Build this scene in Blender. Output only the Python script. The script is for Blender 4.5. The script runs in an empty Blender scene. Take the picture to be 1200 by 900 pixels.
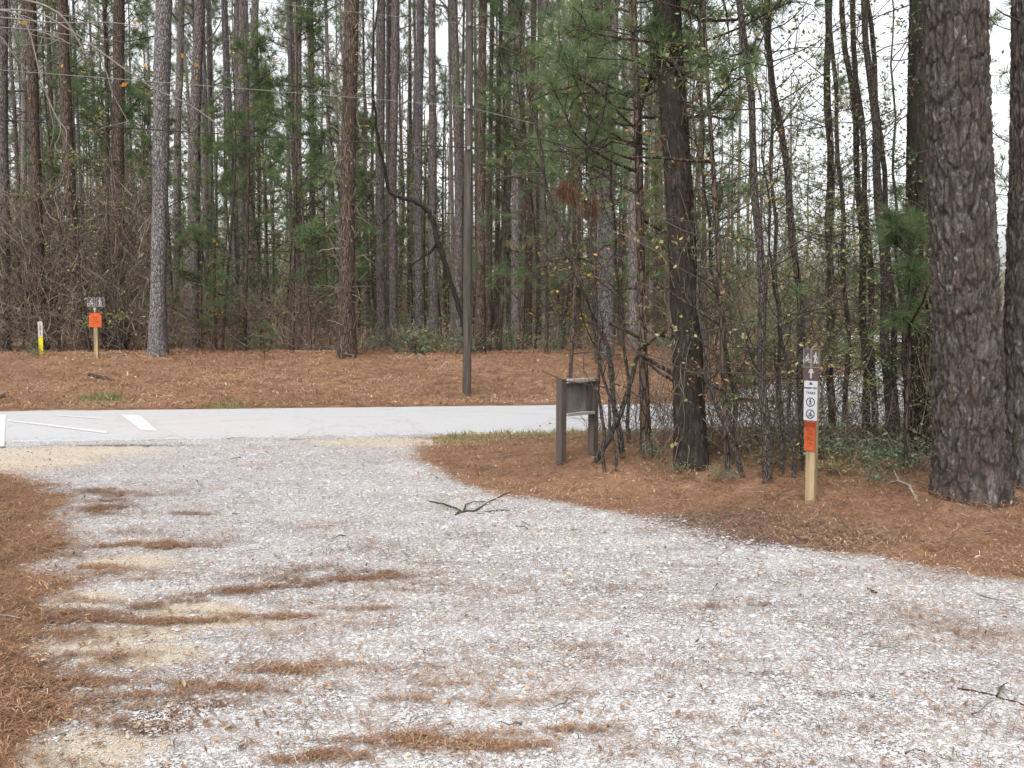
import bpy, math, random
import numpy as np
from math import radians, cos, sin, pi

rng = np.random.default_rng(11)
random.seed(11)
S = bpy.context.scene
COL = S.collection

# ------------------------------------------------------------------ camera model
F, CX, CY, CAMH = 1150.0, 600.0, 450.0, 1.6
PITCH = math.atan(80.0 / F)
cp, sp = cos(PITCH), sin(PITCH)


def ray(px, py):
    a, b = (px - CX) / F, (CY - py) / F
    return np.array([a, cp + b * sp, -sp + b * cp])


def at(px, py, Y):
    """world point on the vertical plane Y that the photo shows at (px, py)"""
    d = ray(px, py)
    t = Y / d[1]
    return np.array([d[0] * t, Y, CAMH + d[2] * t])


def flat(px, py, z=0.0):
    d = ray(px, py)
    t = (z - CAMH) / d[2]
    return np.array([d[0] * t, d[1] * t])


def proj(x, y, z):
    dz = z - CAMH
    dep = y * cp - dz * sp
    return CX + F * x / dep, CY - F * (y * sp + dz * cp) / dep


# ------------------------------------------------------------------ numpy noise
_perm = rng.random((256, 256))


def vnoise(x, y):
    x = np.asarray(x, float); y = np.asarray(y, float)
    xi, yi = np.floor(x).astype(int), np.floor(y).astype(int)
    fx, fy = x - xi, y - yi
    fx = fx * fx * (3 - 2 * fx); fy = fy * fy * (3 - 2 * fy)
    g = lambda i, j: _perm[i & 255, j & 255]
    return (g(xi, yi) * (1 - fx) + g(xi + 1, yi) * fx) * (1 - fy) + (g(xi, yi + 1) * (1 - fx) + g(xi + 1, yi + 1) * fx) * fy


def fbm(x, y, o=4, s=1.0):
    r, a, t = 0.0, 0.5, 0.0
    for k in range(o):
        r = r + a * vnoise(x * s + 17.3 * k, y * s - 9.1 * k); t += a
        a *= 0.5; s *= 2.03
    return r / t


def sstep(a, b, x):
    t = np.clip((np.asarray(x, float) - a) / (b - a), 0, 1)
    return t * t * (3 - 2 * t)


def seg_dist(x, y, pts, closed=False):
    d = np.full(np.shape(x), 1e9)
    n = len(pts)
    for i in range(n if closed else n - 1):
        ax, ay = pts[i]; bx, by = pts[(i + 1) % n]
        ex, ey = bx - ax, by - ay
        L = ex * ex + ey * ey + 1e-12
        t = np.clip(((x - ax) * ex + (y - ay) * ey) / L, 0, 1)
        d = np.minimum(d, np.hypot(x - ax - t * ex, y - ay - t * ey))
    return d


def inside(x, y, pts):
    c = np.zeros(np.shape(x), bool)
    n = len(pts)
    for i in range(n):
        ax, ay = pts[i]; bx, by = pts[(i + 1) % n]
        hit = ((ay > y) != (by > y)) & (x < (bx - ax) * (y - ay) / (by - ay + 1e-12) + ax)
        c ^= hit
    return c


# ------------------------------------------------------------------ the lie of the land
road_near = lambda x: 13.3 + 0.17 * np.clip(x, -18, 26)
road_far = lambda x: 17.2 + 0.125 * np.clip(x, -18, 26)

EDGE_L = [(70, 900), (64, 830), (62, 760), (60, 690), (58, 640), (56, 600), (46, 572), (18, 554), (-60, 549), (-260, 546)]
EDGE_R = [(496, 516), (508, 540), (545, 560), (590, 573), (660, 585), (740, 594), (800, 602), (860, 613), (940, 631), (1010, 642), (1100, 657), (1200, 673), (1330, 700)]
gp = [flat(*p) for p in EDGE_L]
GRAVEL = [(-1.0, 1.0)] + [tuple(p) for p in gp] + [(-12.5, 13.0), (-6, 14), (-1.2, 14.3), (-1.1, 13.6)] + [tuple(flat(*p)) for p in EDGE_R] + [(8, 2), (8, 0.5)]
LANE = [(6.6, 17.0), (9.4, 20.5), (13.0, 27.0), (17.5, 37.0), (22.0, 50.0), (30.0, 80.0)]


MOUNDS = []
for px_, py_, mr_, mh_ in ((1138, 604, .62, .03), (811, 549, .45, .03), (1080, 532, .5, .03), (1203, 572, .6, .03), (899, 562, .25, .02), (1030, 535, .7, .03), (950, 588, .22, .015)):
    q_ = flat(px_, py_); MOUNDS.append((q_[0], q_[1], mr_, mh_))


def gravel_sd(x, y):
    d = seg_dist(x, y, GRAVEL, True)
    return np.where(inside(x, y, GRAVEL), -d, d)


def height(x, y):
    x = np.asarray(x, float); y = np.asarray(y, float)
    sd = gravel_sd(x, y)
    dn = road_near(x) - y
    df = y - road_far(x)
    lane = sstep(3.4, 6.5, seg_dist(x, y, LANE))
    h = 0.03 * (fbm(x, y, 2, 0.35) - 0.5) * sstep(0.0, 1.5, dn)
    out = sstep(0, 1.4, sd) * sstep(0.1, 2.0, dn)
    h = h + out * (0.10 + 0.14 * (fbm(x, y, 3, 0.9) - 0.5) + 0.08 * sstep(-2.2, -4.0, x))
    bx = 1 - sstep(4.0, 8.5, x - 0.10 * (y - 18))
    for mx, my, mr, mh in MOUNDS:
        h = h + mh * np.exp(-((x - mx) ** 2 + (y - my) ** 2) / mr ** 2)
    h = h + 0.62 * sstep(0.2, 7.5, df) * bx
    h = h + sstep(0.2, 3.0, df) * lane * (0.22 * (fbm(x, y, 3, 0.5) - 0.5) + 0.5 * sstep(20, 60, df) * (fbm(x, y, 2, 0.08) - 0.4))
    return h


def hgt(x, y):
    return float(height(np.array([x]), np.array([y]))[0])


def ground(px, py):
    """point of the ground the photo shows at (px, py)"""
    d = ray(px, py)
    ys = np.linspace(2.5, 90, 3500)
    t = ys / d[1]
    z = CAMH + d[2] * t - height(d[0] * t, ys)
    i = int(np.argmax(z <= 0)) if (z <= 0).any() else len(ys) - 1
    return np.array([d[0] * t[i], ys[i], hgt(d[0] * t[i], ys[i])])


# ------------------------------------------------------------------ mesh builder
class MB:
    def __init__(s):
        s.v, s.f, s.m, s.n, s.a, s.attr = [], [], [], 0, [], {}

    def add(s, v, f, mat=0, rnd=None):
        v = np.asarray(v, float).reshape(-1, 3); f = np.asarray(f, int)
        s.v.append(v); s.f.append(f + s.n); s.m.append(np.full(len(f), mat)); s.n += len(v)
        s.a.append(np.full(len(v), 0.5) if rnd is None else np.broadcast_to(np.asarray(rnd, float), (len(v),)).copy())
        return s

    def mesh(s, name, mats, smooth=False, attrs=None):
        v = np.concatenate(s.v)
        loops = np.concatenate([f.ravel() for f in s.f])
        cnt = np.concatenate([np.full(len(f), f.shape[1]) for f in s.f])
        st = np.concatenate([[0], np.cumsum(cnt)[:-1]])
        me = bpy.data.meshes.new(name)
        me.vertices.add(len(v)); me.vertices.foreach_set('co', v.ravel())
        me.loops.add(len(loops)); me.loops.foreach_set('vertex_index', loops.astype(np.int32))
        me.polygons.add(len(cnt)); me.polygons.foreach_set('loop_start', st.astype(np.int32))
        for m in mats: me.materials.append(m)
        me.polygons.foreach_set('material_index', np.concatenate(s.m).astype(np.int32))
        if smooth: me.polygons.foreach_set('use_smooth', np.ones(len(cnt), bool))
        else: me.polygons.foreach_set('use_smooth', np.zeros(len(cnt), bool))
        at_ = me.attributes.new('rnd', 'FLOAT', 'POINT'); at_.data.foreach_set('value', np.concatenate(s.a).astype(np.float32))
        for k, val in (attrs or {}).items():
            q = me.attributes.new(k, 'FLOAT', 'POINT'); q.data.foreach_set('value', np.asarray(val, np.float32))
        me.update(calc_edges=True)
        return me

    def build(s, name, mats, parent=None, smooth=False, attrs=None, loc=None):
        return put(name, s.mesh(name, mats if isinstance(mats, (list, tuple)) else [mats], smooth, attrs), parent, loc)

    # small shapes
    def box(s, c, d, mat=0, rnd=None, rot=None):
        q = np.array([[x, y, z] for x in (-.5, .5) for y in (-.5, .5) for z in (-.5, .5)]) * np.array(d)
        if rot is not None: q = q @ np.array(rot).T
        return s.add(q + np.array(c), [[0, 1, 3, 2], [4, 6, 7, 5], [0, 4, 5, 1], [2, 3, 7, 6], [0, 2, 6, 4], [1, 5, 7, 3]], mat, rnd)

    def bar(s, p0, p1, w, t, y0):
        """flat bar in the local XZ plane, proud of a sign face at y0 by t"""
        p0, p1 = np.array(p0, float), np.array(p1, float)
        d = p1 - p0; L = np.hypot(*d) + 1e-9; d /= L; n = np.array([-d[1], d[0]]) * w / 2
        return s.prism([p0 - n, p1 - n, p1 + n, p0 + n], y0, t)

    def prism(s, pts, y0, t):
        k = len(pts)
        v = [[p[0], y0, p[1]] for p in pts] + [[p[0], y0 - t, p[1]] for p in pts]
        s.add(v, [list(range(k, 2 * k))]); s.add(v, [list(range(k))[::-1]])
        return s.add(v, [[i, (i + 1) % k, k + (i + 1) % k, k + i] for i in range(k)])

    def disc(s, c, r, y0, t, n=14):
        return s.prism([(c[0] + r * cos(2 * pi * i / n), c[1] + r * sin(2 * pi * i / n)) for i in range(n)], y0, t)

    def ring(s, c, r, w, y0, t, n=20):
        for i in range(n):
            a, b = 2 * pi * i / n, 2 * pi * (i + 1) / n
            q = [(c[0] + k * cos(g), c[1] + k * sin(g)) for k, g in ((r - w / 2, a), (r + w / 2, a), (r + w / 2, b), (r - w / 2, b))]
            s.prism(q, y0, t)
        return s


def put(name, me, parent=None, loc=None):
    o = bpy.data.objects.new(name, me); COL.objects.link(o)
    if parent is not None: o.parent = parent
    if loc is not None: o.location = loc
    return o


def thing(name, label, cat, loc=(0, 0, 0), rz=0.0, group=None):
    o = bpy.data.objects.new(name, None); COL.objects.link(o)
    o.empty_display_size = 0.1
    o.location = loc; o.rotation_euler = (0, 0, rz)
    return tag(o, label, cat, group)


def tag(o, label=None, cat=None, group=None, kind=None):
    if label: o['label'] = label
    if cat: o['category'] = cat
    if group: o['group'] = group
    if kind: o['kind'] = kind
    return o


def copy_tree(root, loc, rz=0, sc=(1, 1, 1), label=None, group=None):
    r = root.copy(); COL.objects.link(r)
    r.location = loc; r.rotation_euler = (0, 0, rz); r.scale = sc
    if label: r['label'] = label
    if group: r['group'] = group
    for ch in list(root.children):
        c = ch.copy(); COL.objects.link(c); c.parent = r
    return r


# ------------------------------------------------------------------ geometry generators
def nrm(a):
    return a / (np.linalg.norm(a, axis=-1, keepdims=True) + 1e-12)


def tubes(P, R, ns=5):
    """P (N,K,3) curves, R (N,K) radii -> verts, quads"""
    P = np.asarray(P, float); R = np.asarray(R, float)
    if P.ndim == 2: P, R = P[None], R[None]
    N, K, _ = P.shape
    T = nrm(np.gradient(P, axis=1))
    mt = nrm(T.mean(1))
    ref = np.where(np.abs(mt[:, 2:3]) > 0.75, np.array([[1.0, 0.13, 0]]), np.array([[0, 0.1, 1.0]]))[:, None, :]
    A = nrm(np.cross(T, np.broadcast_to(ref, T.shape))); B = np.cross(T, A)
    th = np.arange(ns) * 2 * pi / ns
    V = P[:, :, None] + R[:, :, None, None] * (A[:, :, None] * np.cos(th)[:, None] + B[:, :, None] * np.sin(th)[:, None])
    idx = np.arange(N * K * ns).reshape(N, K, ns)
    a = idx[:, :-1]; b = idx[:, 1:]
    Q = np.stack([a, np.roll(a, -1, 2), np.roll(b, -1, 2), b], -1).reshape(-1, 4)
    return V.reshape(-1, 3), Q


def rand_dirs(n):
    return nrm(rng.normal(size=(n, 3)))


def tufts(C, D, M, ln, w, spread=0.75):
    """needle tufts: C centres, D axes, M needles each"""
    n = len(C)
    d = nrm(D[:, None] + spread * rng.normal(size=(n, M, 3)))
    L = ln * rng.uniform(0.65, 1.15, (n, M, 1))
    side = nrm(np.cross(d, rng.normal(size=(n, M, 3)))) * w * 0.5
    b = C[:, None] + d * 0.02
    droop = np.array([0, 0, -0.12]) * L
    V = np.stack([b - side, b + side, b + d * L + droop], 2).reshape(-1, 3)
    Tn = np.arange(len(V)).reshape(-1, 3)
    rnd = np.repeat(np.clip(rng.normal(0.5, 0.2, n), 0, 1), M * 3) + rng.normal(0, 0.08, n * M * 3)
    return V, Tn, np.clip(rnd, 0, 1)


def leaves(C, ln, w, up=0.3, rnd=None):
    """folded four-cornered leaves"""
    n = len(C)
    d = rand_dirs(n); d[:, 2] = d[:, 2] * 0.6 - 0.15; d = nrm(d)
    nn = rand_dirs(n); nn[:, 2] = np.abs(nn[:, 2]) + up
    s = nrm(np.cross(d, nn)); nn = np.cross(s, d)
    L = (ln * rng.uniform(0.6, 1.2, n))[:, None]; W = (w * rng.uniform(0.7, 1.2, n))[:, None]
    V = np.stack([C, C + d * L * 0.5 + s * W * 0.5 + nn * W * .12, C + d * L, C + d * L * 0.5 - s * W * 0.5 + nn * W * .12], 1).reshape(-1, 3)
    i = np.arange(n)[:, None] * 4
    f = np.concatenate([i + [[0, 1, 2]], i + [[0, 2, 3]]])
    r = rng.random(n) if rnd is None else rnd
    return V, f, np.repeat(r, 4)


def curves(base, d0, L, K=6, wig=0.12, grav=0.0):
    """random wandering curves"""
    n = len(base)
    L = np.broadcast_to(L, (n,))
    P = np.zeros((n, K, 3)); P[:, 0] = base
    d = nrm(d0)
    for k in range(1, K):
        d = nrm(d + wig * rng.normal(size=(n, 3)) + np.array([0, 0, grav]))
        P[:, k] = P[:, k - 1] + d * (L / (K - 1))[:, None]
    return P


def taper(n, K, r0, r1):
    t = np.linspace(0, 1, K)
    return np.broadcast_to(r0, (n,))[:, None] * (1 - t) + np.broadcast_to(r1, (n,))[:, None] * t


def limb_foliage(mb, axis, z0, z1, nl, L0, nt, M, nlen, nw, up=0.35, spread=0.75, droop=0.04, top=0.25, lr=0.035):
    """pine limbs with needle tufts around an axis curve (K,3): mats 0 bark 1 needles"""
    zz = z0 + (z1 - z0) * rng.random(nl) ** 0.8
    ax = np.stack([np.interp(zz, axis[:, 2], axis[:, i]) for i in range(3)], 1)
    az = rng.uniform(0, 2 * pi, nl)
    t = (zz - z0) / (z1 - z0 + 1e-6)
    L = L0 * (1 - (1 - top) * t) * rng.uniform(0.55, 1.15, nl)
    d = np.stack([np.cos(az), np.sin(az), up + 0.35 * t + rng.normal(0, .18, nl)], 1)
    K = 6
    P = curves(ax, d, L, K, 0.14, droop)
    mb.add(*tubes(P, taper(nl, K, lr * np.clip(L / L0, .35, 1), 0.006), 4), mat=0, rnd=0.5)
    u = rng.uniform(0.35, 1.0, (nl, nt)); u[:, 0] = 1.0
    k = np.clip((u * (K - 1)).astype(int), 0, K - 2); fr = (u * (K - 1) - k)[..., None]
    ii = np.arange(nl)[:, None]
    on = P[ii, k] * (1 - fr) + P[ii, k + 1] * fr
    dr = nrm(P[ii, k + 1] - P[ii, k])
    off = nrm(dr * 0.7 + 0.8 * rng.normal(size=dr.shape) + np.array([0, 0, .25]))
    ol = (L[:, None] * rng.uniform(0.06, 0.28, u.shape) * (u < 0.999))[..., None]
    tip = on + off * ol
    s = np.stack([on, (on + tip) / 2 + 0.02, tip], 2).reshape(-1, 3, 3)
    mb.add(*tubes(s, taper(len(s), 3, 0.008, 0.004), 3), mat=0, rnd=0.5)
    ta = nrm(off.reshape(-1, 3) + np.array([0, 0, .35]))
    V, f, r = tufts(tip.reshape(-1, 3), ta, M, nlen, nw, spread)
    mb.add(V, f, 1, r)


def cells(u, v, per, su, sv, seed):
    """periodic-in-u jittered cell noise: edge distance, cell random, offset inside the cell"""
    g = np.random.default_rng(seed)
    nu = max(3, int(round(per / su))); su = per / nu
    T = g.random((nu, 512, 3))
    a, b = u / su, v / sv
    ia, ib = np.floor(a).astype(int), np.floor(b).astype(int)
    f1 = np.full(u.shape, 9.); f2 = f1.copy(); c = np.zeros(u.shape); oy = np.zeros(u.shape); ox = np.zeros(u.shape)
    for i in (-1, 0, 1):
        for j in (-1, 0, 1):
            t = T[(ia + i) % nu, (ib + j) % 512]
            dx = ia + i + 0.1 + .8 * t[..., 0] - a; dy = ib + j + .8 * t[..., 1] + .1 - b
            d = np.hypot(dx, dy)
            new = d < f1
            f2 = np.where(new, f1, np.minimum(f2, d))
            c = np.where(new, t[..., 2], c); oy = np.where(new, dy, oy); ox = np.where(new, dx, ox)
            f1 = np.where(new, d, f1)
    return f2 - f1, c, oy, ox


def bark_trunk(P, R, ns, dz, zdet, depth, su, sv, seed, flare=0.25):
    """close-up trunk: plates, fissures and lifted flakes as real relief up to height zdet"""
    z0, z1 = P[0, 2], P[-1, 2]
    zs = np.concatenate([np.arange(z0, min(zdet, z1), dz), np.linspace(min(zdet, z1), z1, 24)])
    cx = np.interp(zs, P[:, 2], P[:, 0]); cy = np.interp(zs, P[:, 2], P[:, 1]); r = np.interp(zs, P[:, 2], R)
    th = np.arange(ns) * 2 * pi / ns
    TH, Z = np.meshgrid(th, zs)
    per = 2 * pi * r[0]
    U = TH / (2 * pi) * per
    w1 = .05 * (fbm(TH * 3, Z * 5, 4) - .5) + .016 * (fbm(TH * 14, Z * 22, 3) - .5)
    w2 = .16 * (fbm(TH * 3 + 5, Z * 4, 4) - .5) + .05 * (fbm(TH * 12 + 3, Z * 16, 3) - .5)
    wu = np.mod(U + w1, per); wv = Z + w2
    e, c, oy, ox = cells(wu, wv, per, su * 1.5, sv * 2.2, seed)
    e2, c2, oy2, ox2 = cells(np.mod(wu + .02 * c, per), wv + .07 * c, per, su * .62, sv * .62, seed + 1)
    e3, c3, oy3, _ = cells(np.mod(U + .6 * w1, per), Z + .7 * w2, per, su * .3, sv * .26, seed + 2)
    ragged = fbm(TH * 9, Z * 11, 4)
    plate = sstep(0.0, 0.10 + .35 * ragged, e)
    flake = sstep(0.0, 0.05 + .40 * ragged, e2)
    f3 = sstep(0, .3, e3)
    disp = depth * (.55 * plate + .55 * flake * (.25 + c2) - .55 * flake * oy2 + .22 * f3 * (c3 - .3) - .12 * oy3)
    disp = disp + depth * 1.1 * (fbm(TH * 8, Z * 12, 4) - .5)
    hz = Z - z0
    roots = 1 + 0.35 * np.sin(TH * 5 + seed) * 0.5 + .2 * np.sin(TH * 3 + 1.3 * seed)
    fl = flare * np.exp(-hz / 0.22) * (0.55 + .45 * roots)
    wob = 1 + 0.035 * np.sin(TH * 2 + Z * .8 + seed) + .02 * np.sin(TH * 3 - Z * 1.7)
    rad = r[:, None] * (wob + fl) + disp - depth
    V = np.stack([cx[:, None] + rad * np.cos(TH), cy[:, None] + rad * np.sin(TH), Z], -1)
    n = len(zs)
    idx = np.arange(n * ns).reshape(n, ns)
    Q = np.stack([idx[:-1], np.roll(idx[:-1], -1, 1), np.roll(idx[1:], -1, 1), idx[1:]], -1).reshape(-1, 4)
    fis = np.clip((.25 + .75 * plate) * (0.30 + .70 * flake) * (.75 + .25 * f3) * (.55 + .8 * ragged), 0, 1)
    return V.reshape(-1, 3), Q, np.clip(c2 * .55 + c3 * .3 + .45 * (ragged - .35), 0, 1).ravel(), fis.ravel()


# ------------------------------------------------------------------ materials
def newmat(name):
    m = bpy.data.materials.new(name); m.use_nodes = True
    nt = m.node_tree; nt.nodes.clear()
    out = nt.nodes.new('ShaderNodeOutputMaterial')
    b = nt.nodes.new('ShaderNodeBsdfPrincipled')
    nt.links.new(b.outputs[0], out.inputs[0])
    b.inputs['Roughness'].default_value = 0.85
    b.inputs['Specular IOR Level'].default_value = 0.25
    return m, nt, b, out


def N(nt, t, **k):
    n = nt.nodes.new(t)
    for a, v in k.items(): setattr(n, a, v)
    return n


def ramp(nt, fac, stops, interp='LINEAR'):
    r = N(nt, 'ShaderNodeValToRGB'); r.color_ramp.interpolation = interp
    el = r.color_ramp.elements
    while len(el) < len(stops): el.new(0.5)
    for e, (p, c) in zip(el, stops): e.position = p; e.color = (*c, 1)
    nt.links.new(fac, r.inputs[0])
    return r.outputs[0]


def coord(nt, scale=(1, 1, 1), kind='Object'):
    tc = N(nt, 'ShaderNodeTexCoord'); mp = N(nt, 'ShaderNodeMapping')
    mp.inputs['Scale'].default_value = scale
    nt.links.new(tc.outputs[kind], mp.inputs[0])
    return mp.outputs[0]


def noise(nt, vec, scale, detail=4, rough=0.6):
    n = N(nt, 'ShaderNodeTexNoise'); n.inputs['Scale'].default_value = scale
    n.inputs['Detail'].default_value = detail; n.inputs['Roughness'].default_value = rough
    if vec is not None: nt.links.new(vec, n.inputs['Vector'])
    return n.outputs[0]


def attr(nt, name):
    a = N(nt, 'ShaderNodeAttribute'); a.attribute_name = name
    return a.outputs['Fac']


def mixc(nt, fac, a, b, mode='MIX'):
    m = N(nt, 'ShaderNodeMix', data_type='RGBA', blend_type=mode)
    for sock, v in ((m.inputs[0], fac), (m.inputs[6], a), (m.inputs[7], b)):
        if isinstance(v, (int, float)): sock.default_value = v
        elif isinstance(v, tuple): sock.default_value = (*v, 1)
        else: nt.links.new(v, sock)
    return m.outputs[2]


def mth(nt, op, a, b=0.0, c=0.0, clamp=False):
    m = N(nt, 'ShaderNodeMath', operation=op); m.use_clamp = clamp
    for i, v in enumerate((a, b, c)):
        if isinstance(v, (int, float)): m.inputs[i].default_value = v
        else: nt.links.new(v, m.inputs[i])
    return m.outputs[0]


def bump(nt, b, h, strength=0.5, dist=0.02):
    n = N(nt, 'ShaderNodeBump'); n.inputs['Strength'].default_value = strength; n.inputs['Distance'].default_value = dist
    nt.links.new(h, n.inputs['Height']); nt.links.new(n.outputs[0], b.inputs['Normal'])


def leaf_mat(name, stops, trans=0.35, rough=0.6):
    m, nt, b, out = newmat(name)
    c = ramp(nt, attr(nt, 'rnd'), stops)
    nt.links.new(c, b.inputs['Base Color']); b.inputs['Roughness'].default_value = rough
    t = N(nt, 'ShaderNodeBsdfTranslucent'); nt.links.new(c, t.inputs[0])
    x = N(nt, 'ShaderNodeMixShader'); x.inputs[0].default_value = trans
    nt.links.new(b.outputs[0], x.inputs[1]); nt.links.new(t.outputs[0], x.inputs[2]); nt.links.new(x.outputs[0], out.inputs[0])
    return m


def bark_mat(name, dark, mid, light, vs=14.0, stretch=0.3, moss=None):
    m, nt, b, out = newmat(name)
    v = coord(nt, (1, 1, stretch))
    wob = noise(nt, v, 9, 3)
    vec = N(nt, 'ShaderNodeVectorMath', operation='ADD')
    sc = N(nt, 'ShaderNodeVectorMath', operation='SCALE'); sc.inputs['Scale'].default_value = 0.06
    nn = N(nt, 'ShaderNodeTexNoise'); nn.inputs['Scale'].default_value = 8; nt.links.new(v, nn.inputs['Vector'])
    nt.links.new(nn.outputs[1], sc.inputs[0]); nt.links.new(v, vec.inputs[0]); nt.links.new(sc.outputs[0], vec.inputs[1])
    vo = N(nt, 'ShaderNodeTexVoronoi', feature='DISTANCE_TO_EDGE'); vo.inputs['Scale'].default_value = vs
    nt.links.new(vec.outputs[0], vo.inputs['Vector'])
    vc = N(nt, 'ShaderNodeTexVoronoi', feature='F1'); vc.inputs['Scale'].default_value = vs
    nt.links.new(vec.outputs[0], vc.inputs['Vector'])
    big = noise(nt, v, 1.3, 4)
    plate = mixc(nt, vc.outputs['Color'], mid, light)
    plate = mixc(nt, mth(nt, 'MULTIPLY', big, 0.75), plate, mid)
    fac = mth(nt, 'MULTIPLY_ADD', vo.outputs['Distance'], 7.0, 0.05, clamp=True)
    col = mixc(nt, fac, dark, plate)
    if moss:
        col = mixc(nt, mth(nt, 'MULTIPLY_ADD', noise(nt, v, 2.2, 5), 4.0, -2.0, clamp=True), col, moss)
    fine = noise(nt, v, 60, 3)
    col = mixc(nt, 0.5, col, ramp(nt, fine, [(0.3, (.25, .25, .25)), (0.7, (.8, .8, .8))]), 'OVERLAY')
    nt.links.new(col, b.inputs['Base Color']); b.inputs['Roughness'].default_value = 0.92
    bump(nt, b, mth(nt, 'ADD', fac, mth(nt, 'MULTIPLY', fine, 0.4)), 0.9, 0.02)
    return m


def relief_bark(name, dark, stops, moss=None, lichen=(.15, .137, .14)):
    m, nt, b, out = newmat(name)
    v = coord(nt, (1, 1, .5))
    plate = ramp(nt, attr(nt, 'rnd'), stops)
    fine = noise(nt, v, 70, 5, .7)
    plate = mixc(nt, 0.75, plate, ramp(nt, fine, [(0.25, (.12, .12, .12)), (0.75, (.9, .9, .9))]), 'OVERLAY')
    lich = noise(nt, coord(nt, (1, 1, .3)), 11, 6, .7)
    plate = mixc(nt, mth(nt, 'MULTIPLY_ADD', lich, 6.5, -3.55, clamp=True), plate, lichen)
    f = mth(nt, 'POWER', attr(nt, 'fis'), 0.75)
    col = mixc(nt, f, dark, plate)
    if moss:
        col = mixc(nt, mth(nt, 'MULTIPLY_ADD', noise(nt, v, 2.0, 5), 5.0, -2.6, clamp=True), col, moss)
    nt.links.new(col, b.inputs['Base Color']); b.inputs['Roughness'].default_value = 0.9
    bump(nt, b, fine, 0.6, 0.008)
    return m


def plain(name, col, rough=0.6, var=0.15, scale=30, stretch=(1, 1, 1), bs=0.1):
    m, nt, b, out = newmat(name)
    n = noise(nt, coord(nt, stretch), scale, 5, .65)
    c = tuple(np.array(col))
    lo, hi = tuple(np.array(c) * (1 - var)), tuple(np.minimum(1, np.array(c) * (1 + var)))
    nt.links.new(ramp(nt, n, [(0.3, lo), (0.7, hi)]), b.inputs['Base Color'])
    b.inputs['Roughness'].default_value = rough
    bump(nt, b, n, bs, 0.01)
    return m


def ground_mat():
    m, nt, b, out = newmat('forest_ground')
    v = coord(nt)
    # pine straw
    n1 = noise(nt, v, 3.0, 6, .7)
    n2 = noise(nt, coord(nt, (1, 2.2, 1)), 55, 4, .7)
    sm = mth(nt, 'ADD', mth(nt, 'MULTIPLY', n1, 0.45), mth(nt, 'MULTIPLY', n2, 0.55))
    straw = ramp(nt, sm, [(0.30, (.066, .039, .028)), (0.44, (.188, .102, .061)), (0.56, (.312, .18, .108)), (0.72, (.43, .305, .205))])
    n0 = noise(nt, v, 1.6, 6, .7)
    straw = mixc(nt, mth(nt, 'MULTIPLY_ADD', n0, 3.2, -1.55, clamp=True), straw, mixc(nt, .6, straw, (.085, .06, .048)))
    # gravel: crushed pale stone with dark gaps
    vo = N(nt, 'ShaderNodeTexVoronoi', feature='F1'); vo.inputs['Scale'].default_value = 55; nt.links.new(v, vo.inputs['Vector'])
    ve = N(nt, 'ShaderNodeTexVoronoi', feature='DISTANCE_TO_EDGE'); ve.inputs['Scale'].default_value = 55; nt.links.new(v, ve.inputs['Vector'])
    sep = N(nt, 'ShaderNodeSeparateColor'); nt.links.new(vo.outputs['Color'], sep.inputs[0])
    st = ramp(nt, sep.outputs[0], [(0.0, (.29, .265, .25)), (0.2, (.36, .34, .328)), (0.55, (.40, .396, .40)), (1.0, (.45, .455, .468))])
    gap = mth(nt, 'MULTIPLY_ADD', ve.outputs['Distance'], 5.0, 0.35, clamp=True)
    grav = mixc(nt, gap, (.26, .235, .22), st)
    big = noise(nt, v, 1.1, 5, .6)
    grav = mixc(nt, mth(nt, 'MULTIPLY_ADD', big, 2.6, -1.0, clamp=True), grav, mixc(nt, 0.5, grav, (.36, .29, .24)))
    sandc = ramp(nt, noise(nt, v, 40, 4), [(0.3, (.40, .34, .265)), (0.7, (.51, .45, .37))])
    dirt_shade_col = ramp(nt, noise(nt, v, 20, 4), [(0.3, (.075, .05, .038)), (0.7, (.18, .125, .095))])
    grass = ramp(nt, n2, [(0.3, (.10, .11, .04)), (0.7, (.30, .28, .13))])
    jit = mth(nt, 'MULTIPLY_ADD', noise(nt, v, 14, 5, .75), 1.3, -0.65)

    def soft(a, k=3.0):
        return mth(nt, 'MULTIPLY_ADD', mth(nt, 'SUBTRACT', mth(nt, 'ADD', attr(nt, a), jit), 0.5), k, 0.5, clamp=True)
    col = grav
    col = mixc(nt, soft('sand'), col, sandc)
    col = mixc(nt, soft('straw'), col, straw)
    col = mixc(nt, soft('dirt'), col, dirt_shade_col)
    col = mixc(nt, soft('grass'), col, grass)
    nt.links.new(col, b.inputs['Base Color']); b.inputs['Roughness'].default_value = 0.95
    bump(nt, b, mth(nt, 'ADD', mth(nt, 'MULTIPLY', n2, 1.0), mth(nt, 'MULTIPLY', gap, .5)), 0.7, 0.02)
    return m


M = {}
M['ground'] = ground_mat()
M['bark_pine'] = bark_mat('pine_bark', (.035, .028, .025), (.105, .085, .077), (.21, .185, .175), 24, .3)
M['bark_grey'] = bark_mat('grey_pine_bark', (.035, .030, .030), (.105, .096, .096), (.26, .245, .25), 22, .4)
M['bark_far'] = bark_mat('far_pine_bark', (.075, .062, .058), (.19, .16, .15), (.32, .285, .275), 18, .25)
M['bark_brown'] = bark_mat('brown_vine_bark', (.022, .016, .012), (.068, .048, .038), (.14, .105, .082), 26, .2)
M['bark_smooth'] = bark_mat('sapling_bark', (.028, .022, .018), (.056, .046, .039), (.115, .097, .084), 55, .3)
M['bark_dead'] = bark_mat('dead_bark', (.026, .022, .018), (.05, .042, .035), (.10, .086, .073), 45, .2)
M['bark_black'] = bark_mat('rotten_bark', (.010, .009, .008), (.022, .019, .016), (.05, .043, .037), 45, .2)
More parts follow.
